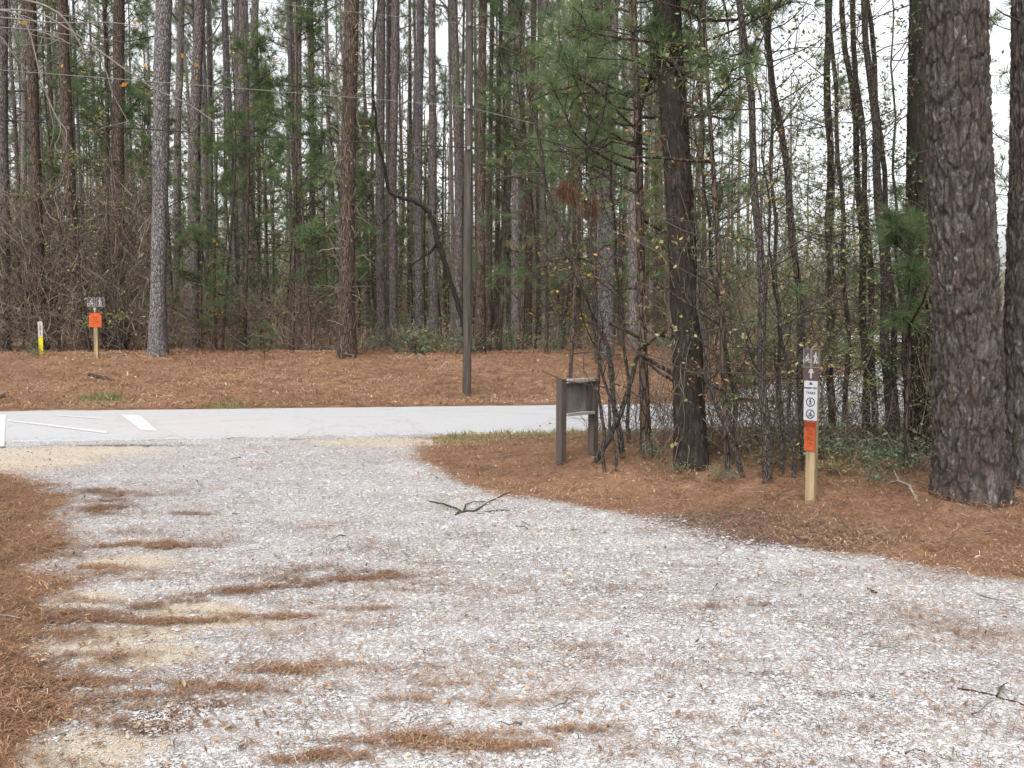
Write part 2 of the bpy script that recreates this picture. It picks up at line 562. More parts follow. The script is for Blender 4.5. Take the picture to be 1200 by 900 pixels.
M['relief'] = relief_bark('plated_pine_bark', (.010, .0075, .007), [(0, (.021, .0165, .0145)), (.3, (.047, .038, .034)), (.5, (.074, .055, .045)), (.7, (.070, .060, .056)), (1, (.19, .17, .162))])
M['relief_dark'] = relief_bark('dark_furrowed_bark', (.014, .011, .009), [(0, (.016, .012, .0095)), (.5, (.032, .025, .02)), (1, (.075, .06, .05))], None, (.06, .05, .042))
M['relief_moss'] = relief_bark('mossy_furrowed_bark', (.016, .013, .011), [(0, (.02, .015, .012)), (.5, (.038, .030, .025)), (1, (.08, .068, .058))], (.03, .04, .016), (.07, .06, .055))
M['needles'] = leaf_mat('pine_needles', [(0, (.065, .112, .055)), (.45, (.125, .185, .085)), (.8, (.19, .245, .11)), (1, (.27, .25, .125))], .5)
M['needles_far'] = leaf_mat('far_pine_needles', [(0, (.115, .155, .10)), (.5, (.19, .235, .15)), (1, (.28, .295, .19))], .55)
M['needles_dead'] = leaf_mat('dead_needles', [(0, (.085, .045, .028)), (1, (.20, .115, .07))], .3)
M['leaf_green'] = leaf_mat('green_leaves', [(0, (.10, .13, .055)), (.6, (.20, .235, .10)), (.9, (.31, .31, .14)), (1, (.42, .35, .11))])
M['leaf_dull'] = leaf_mat('dull_leaves', [(0, (.13, .16, .085)), (.5, (.225, .25, .13)), (.8, (.31, .30, .165)), (1, (.34, .27, .17))], .5)
M['leaf_ever'] = leaf_mat('evergreen_leaves', [(0, (.05, .095, .055)), (.7, (.11, .185, .105)), (1, (.22, .29, .17))], .3, .45)
M['leaf_yellow'] = leaf_mat('yellow_leaves', [(0, (.20, .17, .04)), (.6, (.42, .32, .05)), (1, (.60, .42, .06))], .4)
M['leaf_brown'] = leaf_mat('brown_leaves', [(0, (.12, .075, .045)), (.7, (.25, .16, .09)), (1, (.50, .30, .10))], .35)
M['twig'] = leaf_mat('brush_twigs', [(0, (.075, .055, .043)), (.6, (.145, .11, .088)), (1, (.25, .205, .17))], 0.0, .9)
M['twig_brown'] = leaf_mat('brown_brush', [(0, (.06, .047, .038)), (.6, (.135, .105, .085)), (1, (.23, .19, .16))], 0.0, .9)
M['twig_dark'] = leaf_mat('sapling_twigs', [(0, (.025, .020, .017)), (1, (.075, .062, .052))], 0.0, .9)
M['twig_pale'] = plain('pale_twig', (.17, .15, .135), .8, .25, 20)
M['pebble'] = leaf_mat('gravel_stone', [(0, (.20, .178, .168)), (.05, (.295, .262, .242)), (.18, (.36, .34, .328)), (.45, (.393, .391, .397)), (.8, (.415, .42, .434)), (1, (.455, .46, .478))], 0.0, .8)
M['straw'] = leaf_mat('fallen_needles', [(0, (.08, .047, .032)), (.5, (.246, .134, .076)), (.85, (.38, .234, .142)), (1, (.50, .39, .28))], 0.2, .8)
M['litter'] = leaf_mat('fallen_leaves', [(0, (.12, .07, .045)), (.4, (.25, .15, .09)), (.75, (.38, .26, .16)), (.93, (.46, .38, .28)), (.985, (.46, .40, .32)), (1, (.52, .36, .06))], .15, .8)
M['road'] = None

m, nt, b, out = newmat('pale_asphalt')
v = coord(nt)
n = noise(nt, v, 60, 6, .8); g = noise(nt, coord(nt, (.12, 1.8, 1)), 1.2, 6, .65)
c = ramp(nt, n, [(0.25, (.25, .256, .27)), (0.7, (.43, .44, .46))])
c = mixc(nt, mth(nt, 'MULTIPLY_ADD', g, 3.4, -1.5, clamp=True), c, mixc(nt, .6, c, (.40, .345, .30)))
wob = noise(nt, coord(nt, (.5, .5, 1)), 2.0, 5, .7)
cr = N(nt, 'ShaderNodeTexVoronoi', feature='DISTANCE_TO_EDGE'); cr.inputs['Scale'].default_value = .55
va = N(nt, 'ShaderNodeVectorMath', operation='ADD'); nt.links.new(v, va.inputs[0]); nt.links.new(wob, va.inputs[1]); nt.links.new(va.outputs[0], cr.inputs['Vector'])
c = mixc(nt, mth(nt, 'MULTIPLY', mth(nt, 'LESS_THAN', cr.outputs['Distance'], .008), .22), c, (.16, .15, .14))
nt.links.new(c, b.inputs['Base Color']); b.inputs['Roughness'].default_value = 0.75
bump(nt, b, n, .4, .008)
M['road'] = m
m, nt, b, out = newmat('worn_white_paint')
v = coord(nt)
c = mixc(nt, mth(nt, 'MULTIPLY_ADD', noise(nt, v, 14, 7, .8), 6, -2.5, clamp=True), (.52, .52, .52), (.41, .41, .42))
nt.links.new(c, b.inputs['Base Color']); b.inputs['Roughness'].default_value = .6
M['paint'] = m
M['post_new'] = plain('treated_pine', (.235, .178, .105), .8, .55, 14, (1, 1, .10), .3)
M['post_grey'] = plain('weathered_pole_wood', (.062, .053, .044), .9, .6, 22, (1, 1, .06), .5)
M['post_dark'] = plain('dark_stained_wood', (.075, .062, .053), .85, .3, 30, (1, 1, .1), .4)
M['wood_cap'] = plain('silvered_wood', (.30, .285, .255), .9, .3, 30, (.15, 1, 1), .4)
M['panel'] = plain('faded_board', (.155, .145, .13), .8, .5, 5, (1, 1, .35), .1)
M['sign_brown'] = plain('brown_sign_plate', (.055, .042, .036), .45, .2, 25)
M['sign_white'] = plain('white_sign_plate', (.34, .35, .375), .45, .06, 12)
M['sign_orange'] = plain('orange_sign_plate', (.42, .078, .016), .55, .3, 12)
M['sign_rust'] = plain('faded_orange_plate', (.29, .058, .016), .6, .4, 14)
M['sign_red'] = plain('red_header', (.17, .022, .010), .5, .1, 20)
M['ink'] = plain('black_ink', (.02, .02, .022), .5, .1, 20)
M['ink_red'] = plain('dark_red_ink', (.16, .03, .012), .5, .1, 20)
M['white'] = plain('white_print', (.28, .276, .27), .5, .08, 20)
M['yellow'] = plain('yellow_plastic', (.50, .43, .015), .45, .1, 15)
M['marker_white'] = plain('marker_plastic', (.42, .40, .38), .5, .15, 20)
M['cable_dark'] = plain('black_cable', (.03, .03, .032), .5, .1, 20)
M['cable_pale'] = plain('aluminium_wire', (.20, .20, .195), .45, .1, 20)
M['metal'] = plain('galvanised_metal', (.35, .35, .36), .4, .15, 20)
M['boulder'] = plain('pale_boulder', (.50, .51, .50), .85, .25, 6, (1, 1, 1), .6)
M['rail'] = plain('brown_rail', (.16, .10, .045), .85, .3, 14, (.2, 1, 1), .3)
M['log'] = plain('bleached_log', (.19, .165, .14), .9, .35, 12, (.3, 1, 1), .4)

# ------------------------------------------------------------------ ground
DRIFTS = [  # photo traces of pine straw washed into lines over the gravel: points, half width (m), strength
    ([(95, 640), (130, 646), (170, 640), (200, 646), (232, 642), (262, 636)], .07, 1),
    ([(70, 672), (110, 668), (150, 682), (182, 680)], .06, 1),
    ([(60, 700), (110, 720), (170, 717), (230, 707), (290, 696), (335, 690), (390, 686), (480, 677)], .045, 1),
    ([(330, 690), (365, 674), (400, 664)], .03, .8),
    ([(60, 710), (120, 738), (180, 734), (250, 731), (285, 724)], .055, 1),
    ([(300, 722), (330, 730), (380, 727)], .04, .9),
    ([(30, 760), (70, 782), (120, 775), (165, 767)], .04, 1),
    ([(305, 787), (340, 793), (382, 783), (386, 775)], .05, 1),
    ([(10, 800), (70, 805), (130, 800)], .07, 1),
    ([(20, 845), (80, 838), (140, 833), (180, 820), (220, 807), (270, 807), (330, 817)], .05, 1),
    ([(60, 900), (80, 890), (40, 900)], .05, 1),
    ([(330, 897), (400, 888), (440, 876), (500, 869), (540, 875), (610, 878)], .06, 1),
    ([(200, 604), (230, 606), (230, 603)], .05, .8), ([(145, 629), (170, 628)], .05, .8),
    ([(90, 598), (130, 596), (110, 606)], .12, .8), ([(100, 575), (150, 582), (120, 590)], .10, .8),
    ([(390, 680), (420, 676), (455, 674), (490, 680)], .035, .9), ([(400, 718), (450, 716)], .03, .9),
    ([(470, 802), (510, 815), (560, 832), (600, 826)], .02, .6), ([(430, 822), (480, 824)], .022, .8),
    ([(640, 760), (680, 762), (720, 786)], .015, .6), ([(590, 864), (650, 860), (720, 866)], .025, .8),
    ([(490, 835), (560, 826), (640, 822), (680, 818)], .018, .7), ([(840, 712), (870, 716), (885, 712)], .05, .8),
    ([(640, 766), (675, 762)], .02, .7), ([(650, 788), (720, 786)], .015, .7), ([(1110, 738), (1150, 746)], .03, .6),
    ([(270, 690), (300, 680), (345, 668)], .03, .7), ([(70, 820), (100, 800), (110, 805)], .10, .7),
    ([(40, 740), (70, 730), (80, 760)], .10, .8), ([(60, 650), (80, 640), (85, 660)], .10, .7),
    ([(120, 850), (190, 852), (200, 860)], .05, .5), ([(425, 690), (500, 700)], .02, .5), ([(560, 700), (640, 694)], .02, .4),
]
DR = [([tuple(flat(*p)) for p in pts], w, s) for pts, w, s in DRIFTS]
FAINT = []
for i in range(150):   # many short faint lines of washed straw
    py = 525 + 370 * rng.random() ** .8; px = 60 + 1040 * rng.random() ** 1.35; L_ = rng.uniform(15, 70) * (py / 700)
    sl = rng.uniform(-.12, .04)
    FAINT.append(([tuple(flat(px + L_ * t, py + sl * L_ * t + rng.normal(0, 1.6))) for t in (0, .33, .66, 1)], rng.uniform(.012, .03), rng.uniform(.15, .5)))
SANDS = [((112, 752), .30, .12), ((165, 770), .34, .10), ((105, 885), .30, .13), ((60, 905), .2, .1), ((175, 745), .3, .06), ((150, 662), .35, .12), ((230, 718), .35, .08), ((20, 540), 1.2, .5), ((80, 532), 1.2, .35), ((100, 706), .3, .1), ((240, 732), .5, .05), ((455, 519), 1.0, .25)]
SD = [(flat(*p), a, c) for p, a, c in SANDS]
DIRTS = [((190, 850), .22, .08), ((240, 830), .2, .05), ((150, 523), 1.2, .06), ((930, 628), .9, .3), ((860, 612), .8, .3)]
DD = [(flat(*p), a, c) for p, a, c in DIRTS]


def blobs(x, y, L):
    r = np.zeros(np.shape(x))
    for (c, a, bb) in L:
        r = np.maximum(r, np.exp(-((x - c[0]) / a) ** 2 - ((y - c[1]) / (bb * 2)) ** 2))
    return r


def drift(x, y):
    r = np.zeros(np.shape(x))
    for pts, w, s in DR:
        d = seg_dist(x, y, pts)
        r = np.maximum(r, s * np.exp(-(d / (w * 1.25)) ** 2))
    return np.clip(r * (0.05 + .8 * fbm(x * .6, y * 1.6, 4, 5)), 0, .38)


def masks(x, y):
    sd = gravel_sd(x, y) + 0.5 * (fbm(x, y, 4, 1.3) - 0.5)
    left = x < -0.2 - 0.16 * (y - 3)
    strawe = np.where(left, 1 - sstep(-0.95, 0.1, sd) * 0, 0)
    fall = np.where(left, sstep(-0.50, 0.28, sd), sstep(-0.55, 0.10, sd))
    straw = np.clip(fall * (0.55 + .9 * fbm(x * 0.8, y * 3.0, 4, 1.2)) * np.where(sd > 0.1, 1.6, 1), 0, 1.3)
    straw = np.where(y > road_near(x) - .25, straw * 0.0, straw)
    back = y > road_far(x) - .3
    straw = np.where(back, 1.2, straw)
    straw = np.maximum(straw, drift(x, y) * (sd < .2))
    patches = sstep(.60, .80, fbm(x + 40, y * 2.2, 4, .9)) * .38
    straw = np.maximum(straw, patches)
    sand = blobs(x, y, SD) * (.85 + .5 * fbm(x, y, 3, 2))
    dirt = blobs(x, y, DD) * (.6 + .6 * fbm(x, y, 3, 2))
    e = (road_near(x) - y)
    grass = np.where((sd > .15) & (x > -1.2), np.exp(-((e - .3) / .8) ** 2) * (.4 + .7 * fbm(x, y, 3, 1.2)), 0)
    ef = y - road_far(x)
    grass = np.maximum(grass, np.where(back, np.exp(-((ef - .6) / 1.0) ** 2) * sstep(.60, .80, fbm(x, y, 3, .8)) * .8, 0))
    c = ground(118, 470)
    grass = np.maximum(grass, np.exp(-((x - c[0]) / .45) ** 2 - ((y - c[1]) / .5) ** 2))
    dirt = np.maximum(dirt, .8 * np.exp(-((x - 2.9) / 1.6) ** 2 - ((y - 11.1) / .9) ** 2) * (.3 + .9 * fbm(x, y, 4, 2)))  # shade under the sapling thicket, painted into the ground as dark brown
    # yellowish grass clearing beside the lane
    grass = np.maximum(grass, np.exp(-((x - 11.5) / 3.0) ** 2 - ((y - 34) / 9.0) ** 2) * .8)
    sand = np.maximum(sand, np.exp(-((x - flat(75, 478)[0]) / .65) ** 2 - ((ef - .1) / .45) ** 2) * 1.2)
    straw = straw * (1 - .85 * np.clip(sand, 0, 1))
    return np.clip(straw, 0, 1.2), np.clip(sand, 0, 1), np.clip(dirt, 0, 1), np.clip(grass, 0, 1)


def axis_grid(dense0, dense1, step, far0, far1, growth):
    a = list(np.arange(dense0, dense1, step))
    s = step
    while a[-1] < far1: s *= growth; a.append(a[-1] + s)
    s = step
    while a[0] > far0: s *= growth; a.insert(0, a[0] - s)
    return np.array(a)


def grid_mesh(X, Y, Z, keep=None):
    ny, nx = X.shape
    idx = np.arange(nx * ny).reshape(ny, nx)
    Q = np.stack([idx[:-1, :-1], idx[:-1, 1:], idx[1:, 1:], idx[1:, :-1]], -1).reshape(-1, 4)
    if keep is not None: Q = Q[keep[:-1, :-1].ravel() & keep[1:, 1:].ravel()]
    return np.stack([X, Y, Z], -1).reshape(-1, 3), Q


gx = axis_grid(-7, 8, .07, -350, 350, 1.06)
gy = axis_grid(2.5, 14, .07, -40, 500, 1.035)
X, Y = np.meshgrid(gx, gy)
Zt = height(X, Y)
sdG = gravel_sd(X, Y)
lane_d = seg_dist(X, Y, LANE)
low = (sdG < -0.12) | ((Y > road_near(X) + .1) & (Y < road_far(X) - .1) & (np.abs(X) < 80)) | (lane_d < 3.1)
Zt2 = np.where(low, Zt - 0.06, Zt)
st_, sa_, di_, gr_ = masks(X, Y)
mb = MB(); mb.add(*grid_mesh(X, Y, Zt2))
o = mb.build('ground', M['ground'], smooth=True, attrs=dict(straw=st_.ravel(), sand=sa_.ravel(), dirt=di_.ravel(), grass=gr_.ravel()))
tag(o, kind='structure')

gx = np.arange(-12, 9, .05); gy = np.arange(1.0, 14.6, .05)
X, Y = np.meshgrid(gx, gy)
sdG = gravel_sd(X, Y)
keep = (sdG + .25 * (fbm(X, Y, 4, 2.5) - .5) < 0.06)
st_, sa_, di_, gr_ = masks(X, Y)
Zg = height(X, Y) + 0.012 + .012 * (fbm(X, Y, 3, 5) - .5) * sstep(0, .5, road_near(X) - Y) + .003 * np.clip(drift(X, Y), 0, 1)
Zg = np.where(Y > road_near(X) - .05, np.minimum(Zg, 0.012), Zg)
Zg = np.where(sdG > -0.12, Zg - 0.02 * sstep(-.12, .1, sdG), Zg)
mb = MB(); mb.add(*grid_mesh(X, Y, Zg, keep))
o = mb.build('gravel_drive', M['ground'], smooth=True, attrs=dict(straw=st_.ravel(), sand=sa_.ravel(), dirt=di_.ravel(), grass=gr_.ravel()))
tag(o, kind='structure')

# road slab, thin broken edge
rx = np.concatenate([np.arange(-70, -12, 2.), np.arange(-12, 12, .12), np.arange(12, 75, 2.)])
vn = np.linspace(0, 1, 12)
X = np.repeat(rx[None], 12, 0)
yn = road_near(rx) + .34 * (fbm(rx, rx * 0, 4, 1.6) - .5); yf = road_far(rx) + .12 * (fbm(rx, rx * 0 + 7, 3, 1.5) - .5)
Y = yn[None] * (1 - vn[:, None]) + yf[None] * vn[:, None]
Zr = 0.022 + 0.03 * np.sin(vn * pi)[:, None] + 0 * X
X = np.vstack([X[:1], X, X[-1:]]); Y = np.vstack([Y[:1] - .012, Y, Y[-1:] + .012]); Zr = np.vstack([Zr[:1] - .06, Zr, Zr[-1:] - .06])
mb = MB(); mb.add(*grid_mesh(X, Y, Zr))
o = mb.build('road', M['road'], smooth=False); tag(o, kind='structure')


def road_z(x, y):
    t = (y - float(road_near(x))) / (float(road_far(x)) - float(road_near(x)))
    return 0.022 + 0.03 * sin(pi * min(1, max(0, t)))


def mark(quad, n=8):
    q = [flat(*p, .04) for p in quad]
    v = []
    for i in range(n + 1):
        t = i / n
        for a, c in ((q[0], q[3]), (q[1], q[2])):
            p = a * (1 - t) + c * t
            v.append((p[0], p[1], road_z(p[0], p[1]) + .005))
    mb = MB(); mb.add(v, [[2 * i, 2 * i + 1, 2 * i + 3, 2 * i + 2] for i in range(n)])
    tag(mb.build('road_marking', M['paint']), kind='structure')


mark([(141, 487), (163, 487), (184, 505), (166, 505)])
mark([(66, 486.5), (67, 487.8), (120, 492.3), (119, 490.8)])
mark([(8, 493), (9, 494.8), (125, 508), (126, 506)])
mark([(-30, 486), (7, 486), (5, 522), (-60, 522)])

# the pale lane that leaves the road through the trees
lp = np.array(LANE); tt = np.linspace(0, len(LANE) - 1, 60)
lx = np.interp(tt, range(len(LANE)), lp[:, 0]); ly = np.interp(tt, range(len(LANE)), lp[:, 1])
nx_, ny_ = np.gradient(ly), -np.gradient(lx); L_ = np.hypot(nx_, ny_); nx_ /= L_; ny_ /= L_
wv = np.linspace(-3.2, 3.2, 11)
X = lx[:, None] + nx_[:, None] * wv; Y = ly[:, None] + ny_[:, None] * wv
mb = MB(); mb.add(*grid_mesh(X, Y, height(X, Y) + 0.018))
o = mb.build('gravel_lane', M['road'], smooth=True); tag(o, kind='structure')

# ------------------------------------------------------------------ loose gravel, straw, leaves (nobody could count them)


def scatter(n, px0, px1, y0, y1, pw=1.0):
    y = y0 + (y1 - y0) * rng.random(n) ** pw
    x = (rng.uniform(px0, px1, n) - CX) / F * y
    return x, y


x, y = scatter(560000, -90, 1290, 3.0, 13.6, 1.45)
sd = gravel_sd(x, y)
s_, a_, d_, g_ = masks(x, y)
ok = (sd < .18) & (y < road_near(x) + .05) & (rng.random(len(x)) > np.clip(s_ * 1.25, 0, .97)) & (rng.random(len(x)) > np.clip(a_ * 1.1, 0, .93)) & (rng.random(len(x)) > sstep(.0, .2, sd))
x, y = x[ok], y[ok]
n = len(x)
r = rng.lognormal(np.log(.0039), .5, n) * (0.85 + .035 * y); r = np.clip(r, .0022, .019)
octa = np.array([[1, 0, 0], [0, 1, 0], [-1, 0, 0], [0, -1, 0], [0, 0, 1], [0, 0, -1.]])
of = np.array([[0, 1, 4], [1, 2, 4], [2, 3, 4], [3, 0, 4], [1, 0, 5], [2, 1, 5], [3, 2, 5], [0, 3, 5]])
V = octa[None] * rng.uniform(.55, 1.35, (n, 6, 1)) + rng.normal(0, .22, (n, 6, 3))
V *= r[:, None, None] * np.array([1.2, 1.0, .42])
az = rng.uniform(0, 2 * pi, n); ca, sa2 = np.cos(az), np.sin(az)
V = np.stack([V[..., 0] * ca[:, None] - V[..., 1] * sa2[:, None], V[..., 0] * sa2[:, None] + V[..., 1] * ca[:, None], V[..., 2]], -1)
V += np.stack([x, y, height(x, y) + .013 + .12 * r], -1)[:, None]
mb = MB(); lf = fbm(x * .7 + 9, y * 1.6, 4, 1.0)
rv = rng.random(n) ** (1 + .7 * sstep(.42, .72, lf)) * (1 - .08 * sstep(.4, .7, fbm(x, y * 2, 3, .35)))
mb.add(V.reshape(-1, 3), (np.arange(n)[:, None, None] * 6 + of).reshape(-1, 3), 0, np.repeat(rv, 6))
o = mb.build('loose_gravel', M['pebble']); tag(o, 'loose crushed pale gravel spread over the drive', None, None, 'stuff')


def needle_mesh(x, y, z, ln, w, mb, lift=.02, tone=0.0):
    n = len(x)
    az = rng.uniform(0, 2 * pi, n)
    L = ln * rng.uniform(.6, 1.2, n)
    dx, dy = np.cos(az) * L / 2, np.sin(az) * L / 2
    wx, wy = -np.sin(az) * w / 2, np.cos(az) * w / 2
    z0 = z + rng.random(n) * lift; z1 = z + rng.random(n) * lift; zm = (z0 + z1) / 2 + rng.random(n) * lift * .8
    b = rng.normal(0, .12, n) * L
    V = np.stack([np.stack([x - dx, y - dy, z0], -1), np.stack([x + wx + b * -np.sin(az), y + wy + b * np.cos(az), zm], -1),
                  np.stack([x + dx, y + dy, z1], -1), np.stack([x - wx + b * -np.sin(az), y - wy + b * np.cos(az), zm], -1)], 1).reshape(-1, 3)
    i = np.arange(n)[:, None] * 4
    mb.add(V, np.concatenate([i + [[0, 3, 1]], i + [[1, 3, 2]]]), 0, np.repeat(np.clip(rng.normal(.5 + tone, .22, n) - .75 * (fbm(x, y, 4, .8) - .42), 0, 1), 4))


mb = MB()
x, y = scatter(230000, -150, 1350, 3.0, 15.0, 1.15)
s_ = masks(x, y)[0]
ok = (rng.random(len(x)) < np.clip(s_, 0, 1) ** 1.7 * .85) & ((y < road_near(x) - .05)) & (drift(x, y) < 2)
x, y = x[ok], y[ok]
needle_mesh(x, y, height(x, y) + .018, .11, .0035 + .0003 * y, mb, .03)
x, y = scatter(90000, -150, 1350, 3.0, 13.4, 1.1)
ok = (gravel_sd(x, y) < 0) & (fbm(x * .8, y * 3.2, 4, 1.1) > rng.uniform(.3, .75, len(x))); x, y = x[ok], y[ok]
needle_mesh(x, y, height(x, y) + .02, .06, .0028 + .00025 * y, mb, .012)
for pts, w, s in DR + FAINT:
    if gravel_sd(*np.array(pts).T).max() > 0 and s < .5: continue
    P = np.array(pts); sl = np.hypot(*np.diff(P, axis=0).T); T = sl.sum()
    big_ = s >= .5
    k = int((2900 if big_ else 1500) * T * (w / .05) ** .9 * max(s, .35))
    u = rng.random(k); cs = np.concatenate([[0], np.cumsum(sl)])
    env = (np.clip(np.minimum(u, 1 - u) * 4, 0, 1) ** .8)
    qx = np.interp(u * T, cs, P[:, 0]); qy = np.interp(u * T, cs, P[:, 1])
    ww = w * .72 * (.35 + 1.5 * vnoise(qx * 2.2 + 5, qy * 2.2)) * (.35 + .65 * env)
    qx = qx + rng.normal(0, .12, k); qy = qy + rng.standard_t(2.2, k) * ww * .75 + .05 * (vnoise(qx * 5, qy * 0 + 3) - .5)
    keepn = (vnoise(qx * 5, qy * 14) * .55 + .45 * vnoise(qx * 17, qy * 30) > rng.uniform(.32, .72, k)) & (rng.random(k) < .2 + .8 * env) & (np.abs(qy - P[:, 1].mean()) < .6)
    needle_mesh(qx[keepn], qy[keepn], height(qx[keepn], qy[keepn]) + .016, .082, .0034, mb, .016)
x, y = scatter(110000, -150, 1350, 16.0, 30.0, 1.0)
ok = (y > road_far(x) + .12 + .25 * vnoise(x * 3, y * 0)) & (seg_dist(x, y, LANE) > 3.2); x, y = x[ok], y[ok]
needle_mesh(x, y, height(x, y) + .01, .22, .014, mb, .06, .14)
x, y = scatter(2600, -100, 1250, 12.6, 18.5, 1.0)
dr_ = np.minimum(np.abs(y - road_near(x)), np.abs(road_far(x) - y))
ok = (y > road_near(x)) & (y < road_far(x)) & (rng.random(len(x)) < .12 + .88 * np.exp(-dr_ / .22)); x, y = x[ok], y[ok]
needle_mesh(x, y, np.full(len(x), .058), .14, .008, mb, .004)
o = mb.build('pine_straw', M['straw']); tag(o, 'fallen reddish pine straw over the banks and gravel', None, None, 'stuff')

mb = MB()
x, y = scatter(9000, -100, 1300, 3.2, 14.5, 1.0)
sd = gravel_sd(x, y)
p = np.where(sd < 0, .26, .75) + .5 * np.exp(-(sd / .5) ** 2)
ok = (rng.random(len(x)) < p) & (y < road_near(x)); x, y = x[ok], y[ok]
V, f, r = leaves(np.stack([x, y, height(x, y) + .03], -1), .042, .017, 1.5)
V[:, 2] = np.maximum(V[:, 2], height(V[:, 0], V[:, 1]) + .018); mb.add(V, f, 0, r)
x, y = scatter(2600, -100, 1300, 17, 28, 1.0)
ok = (y > road_far(x) + .1) & (rng.random(len(x)) < .7); x, y = x[ok], y[ok]
V, f, r = leaves(np.stack([x, y, height(x, y) + .04], -1), .10, .05, 1.5)
V[:, 2] = np.maximum(V[:, 2], height(V[:, 0], V[:, 1]) + .015); mb.add(V, f, 0, r)
o = mb.build('fallen_leaves', M['litter']); tag(o, 'scattered tan and orange fallen leaves', None, None, 'stuff')

mb = MB()
x, y = scatter(1500, -100, 1300, 3.4, 14.0, 1.0)
ok = ((rng.random(len(x)) < np.where(gravel_sd(x, y) > 0, .8, .05)) & (y < road_near(x) - .1)); x, y = x[ok], y[ok]
xb, yb = scatter(700, -50, 1250, 17.6, 27, 1.0); ok = (yb > road_far(xb) + .4) & (seg_dist(xb, yb, LANE) > 3.6)
x, y = np.concatenate([x, xb[ok]]), np.concatenate([y, yb[ok]]); n = len(x)
az = rng.uniform(0, 2 * pi, n)
C = curves(np.stack([x, y, x * 0], 1), np.stack([np.cos(az), np.sin(az), az * 0], 1), rng.uniform(.05, .30, n) * (1 + .02 * y), 5, .22)
rr_ = rng.uniform(.002, .0055, n) * (1 + .03 * y)
C[..., 2] = height(C[..., 0].ravel(), C[..., 1].ravel()).reshape(n, 5) + .022 + .02 * rng.random((n, 5))
mb.add(*tubes(C, taper(n, 5, rr_, .001), 4), rnd=np.repeat(rng.random(n), 20))
o = mb.build('twig_litter', M['twig']); tag(o, 'small broken twigs scattered over the straw', None, None, 'stuff')

# short grass along the road edges
mb = MB()
x, y = scatter(15000, 0, 1150, 11, 20, 1.0)
g_ = masks(x, y)[3]
ok = (rng.random(len(x)) < g_ * .9) & ((y < road_near(x) - .05) | (y > road_far(x) + .1)); x, y = x[ok], y[ok]
C = np.stack([x, y, height(x, y)], -1)
V, f, r = tufts(C, np.tile([0, 0, 1.], (len(C), 1)), 5, .10, .012, .5)
mb.add(V, f, 0, np.clip(r * .6 + .3, 0, 1))
c0 = ground(118, 470)
C = np.stack([c0[0] + rng.normal(0, .22, 60), c0[1] + rng.normal(0, .2, 60)], -1)
C = np.concatenate([C, height(C[:, 0], C[:, 1])[:, None]], 1)
V, f, r = tufts(C, np.tile([0, 0, 1.], (len(C), 1)), 6, .2, .014, .5); mb.add(V, f, 0, r * .6)
o = mb.build('grass', leaf_mat('verge_grass', [(0, (.09, .14, .045)), (.5, (.20, .20, .09)), (1, (.38, .31, .18))])); tag(o, 'thin yellow green grass along the road edge', None, None, 'stuff')

# ------------------------------------------------------------------ trees
# crown library (shared between the tall pines): axis from 0 to 10 m
CROWNS = []
for i in range(7):
    mb = MB(); Hc = 10.0
    axis = np.stack([np.zeros(8), np.zeros(8), np.linspace(0, Hc, 8)], 1)
    limb_foliage(mb, axis, 0.2, Hc, 25, 3.3, 10, 12, .30, .028, .30, .8, .05, .25, .05)
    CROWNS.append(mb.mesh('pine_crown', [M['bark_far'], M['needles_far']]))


def stubs(mb, P, R, n, z0, z1, L, mat=0):
    """dead branch stubs on a trunk"""
    zz = rng.uniform(z0, z1, n)
    b = np.stack([np.interp(zz, P[:, 2], P[:, i]) for i in range(3)], 1)
    az = rng.uniform(0, 2 * pi, n)
    d = np.stack([np.cos(az), np.sin(az), rng.normal(.15, .3, n)], 1)
    C = curves(b, d, L * rng.uniform(.3, 1.3, n), 6, .16, -.01)
    mb.add(*tubes(C, taper(n, 6, .018, .005), 4), mat=mat)


def trunk_curve(pts, Y, base=None, Htot=20.0, K=26, easing=.5):
    """world axis of a trunk traced in the photo as (px, py, width px), standing on depth plane Y"""
    W = [at(p[0], p[1], Y) for p in pts]
    if base is not None: W[0] = np.array([W[0][0], Y, base])
    W = np.array(W); Rr = np.array([p[2] for p in pts]) / 2 * Y / F
    if Htot > W[-1, 2] + 1:
        dv = (W[-1] - W[max(0, len(W) - 2)]); dv = dv / max(dv[2], .1) * easing
        zt = np.linspace(W[-1, 2], W[0, 2] + Htot, 7)[1:]
        ext = [W[-1] + np.array([dv[0] * (z - W[-1, 2]) * .6, 0, z - W[-1, 2]]) for z in zt]
        er = Rr[-1] * (1 - .78 * (zt - W[-1, 2]) / (zt[-1] - W[-1, 2]))
        W = np.vstack([W, ext]); Rr = np.concatenate([Rr, er])
    zs = np.concatenate([np.linspace(W[0, 2], min(9.5, W[-1, 2]), K), np.linspace(min(9.5, W[-1, 2]), W[-1, 2], 8)[1:]]) if W[-1, 2] > 9.6 else np.linspace(W[0, 2], W[-1, 2], K)
    P = np.stack([np.interp(zs, W[:, 2], W[:, 0]), np.full(len(zs), Y), zs], 1)
    k = np.array([.25, .5, .25])
    for i in (0,):
        s = np.convolve(np.pad(P[:, i], 1, mode='edge'), k, 'valid'); s[0] = P[0, i]; P[:, i] = s
    P[:, 1] += .06 * (vnoise(zs * .5 + Y, zs * 0) - .5) * sstep(0, 2, zs - zs[0])
    return P, np.interp(zs, W[:, 2], Rr)


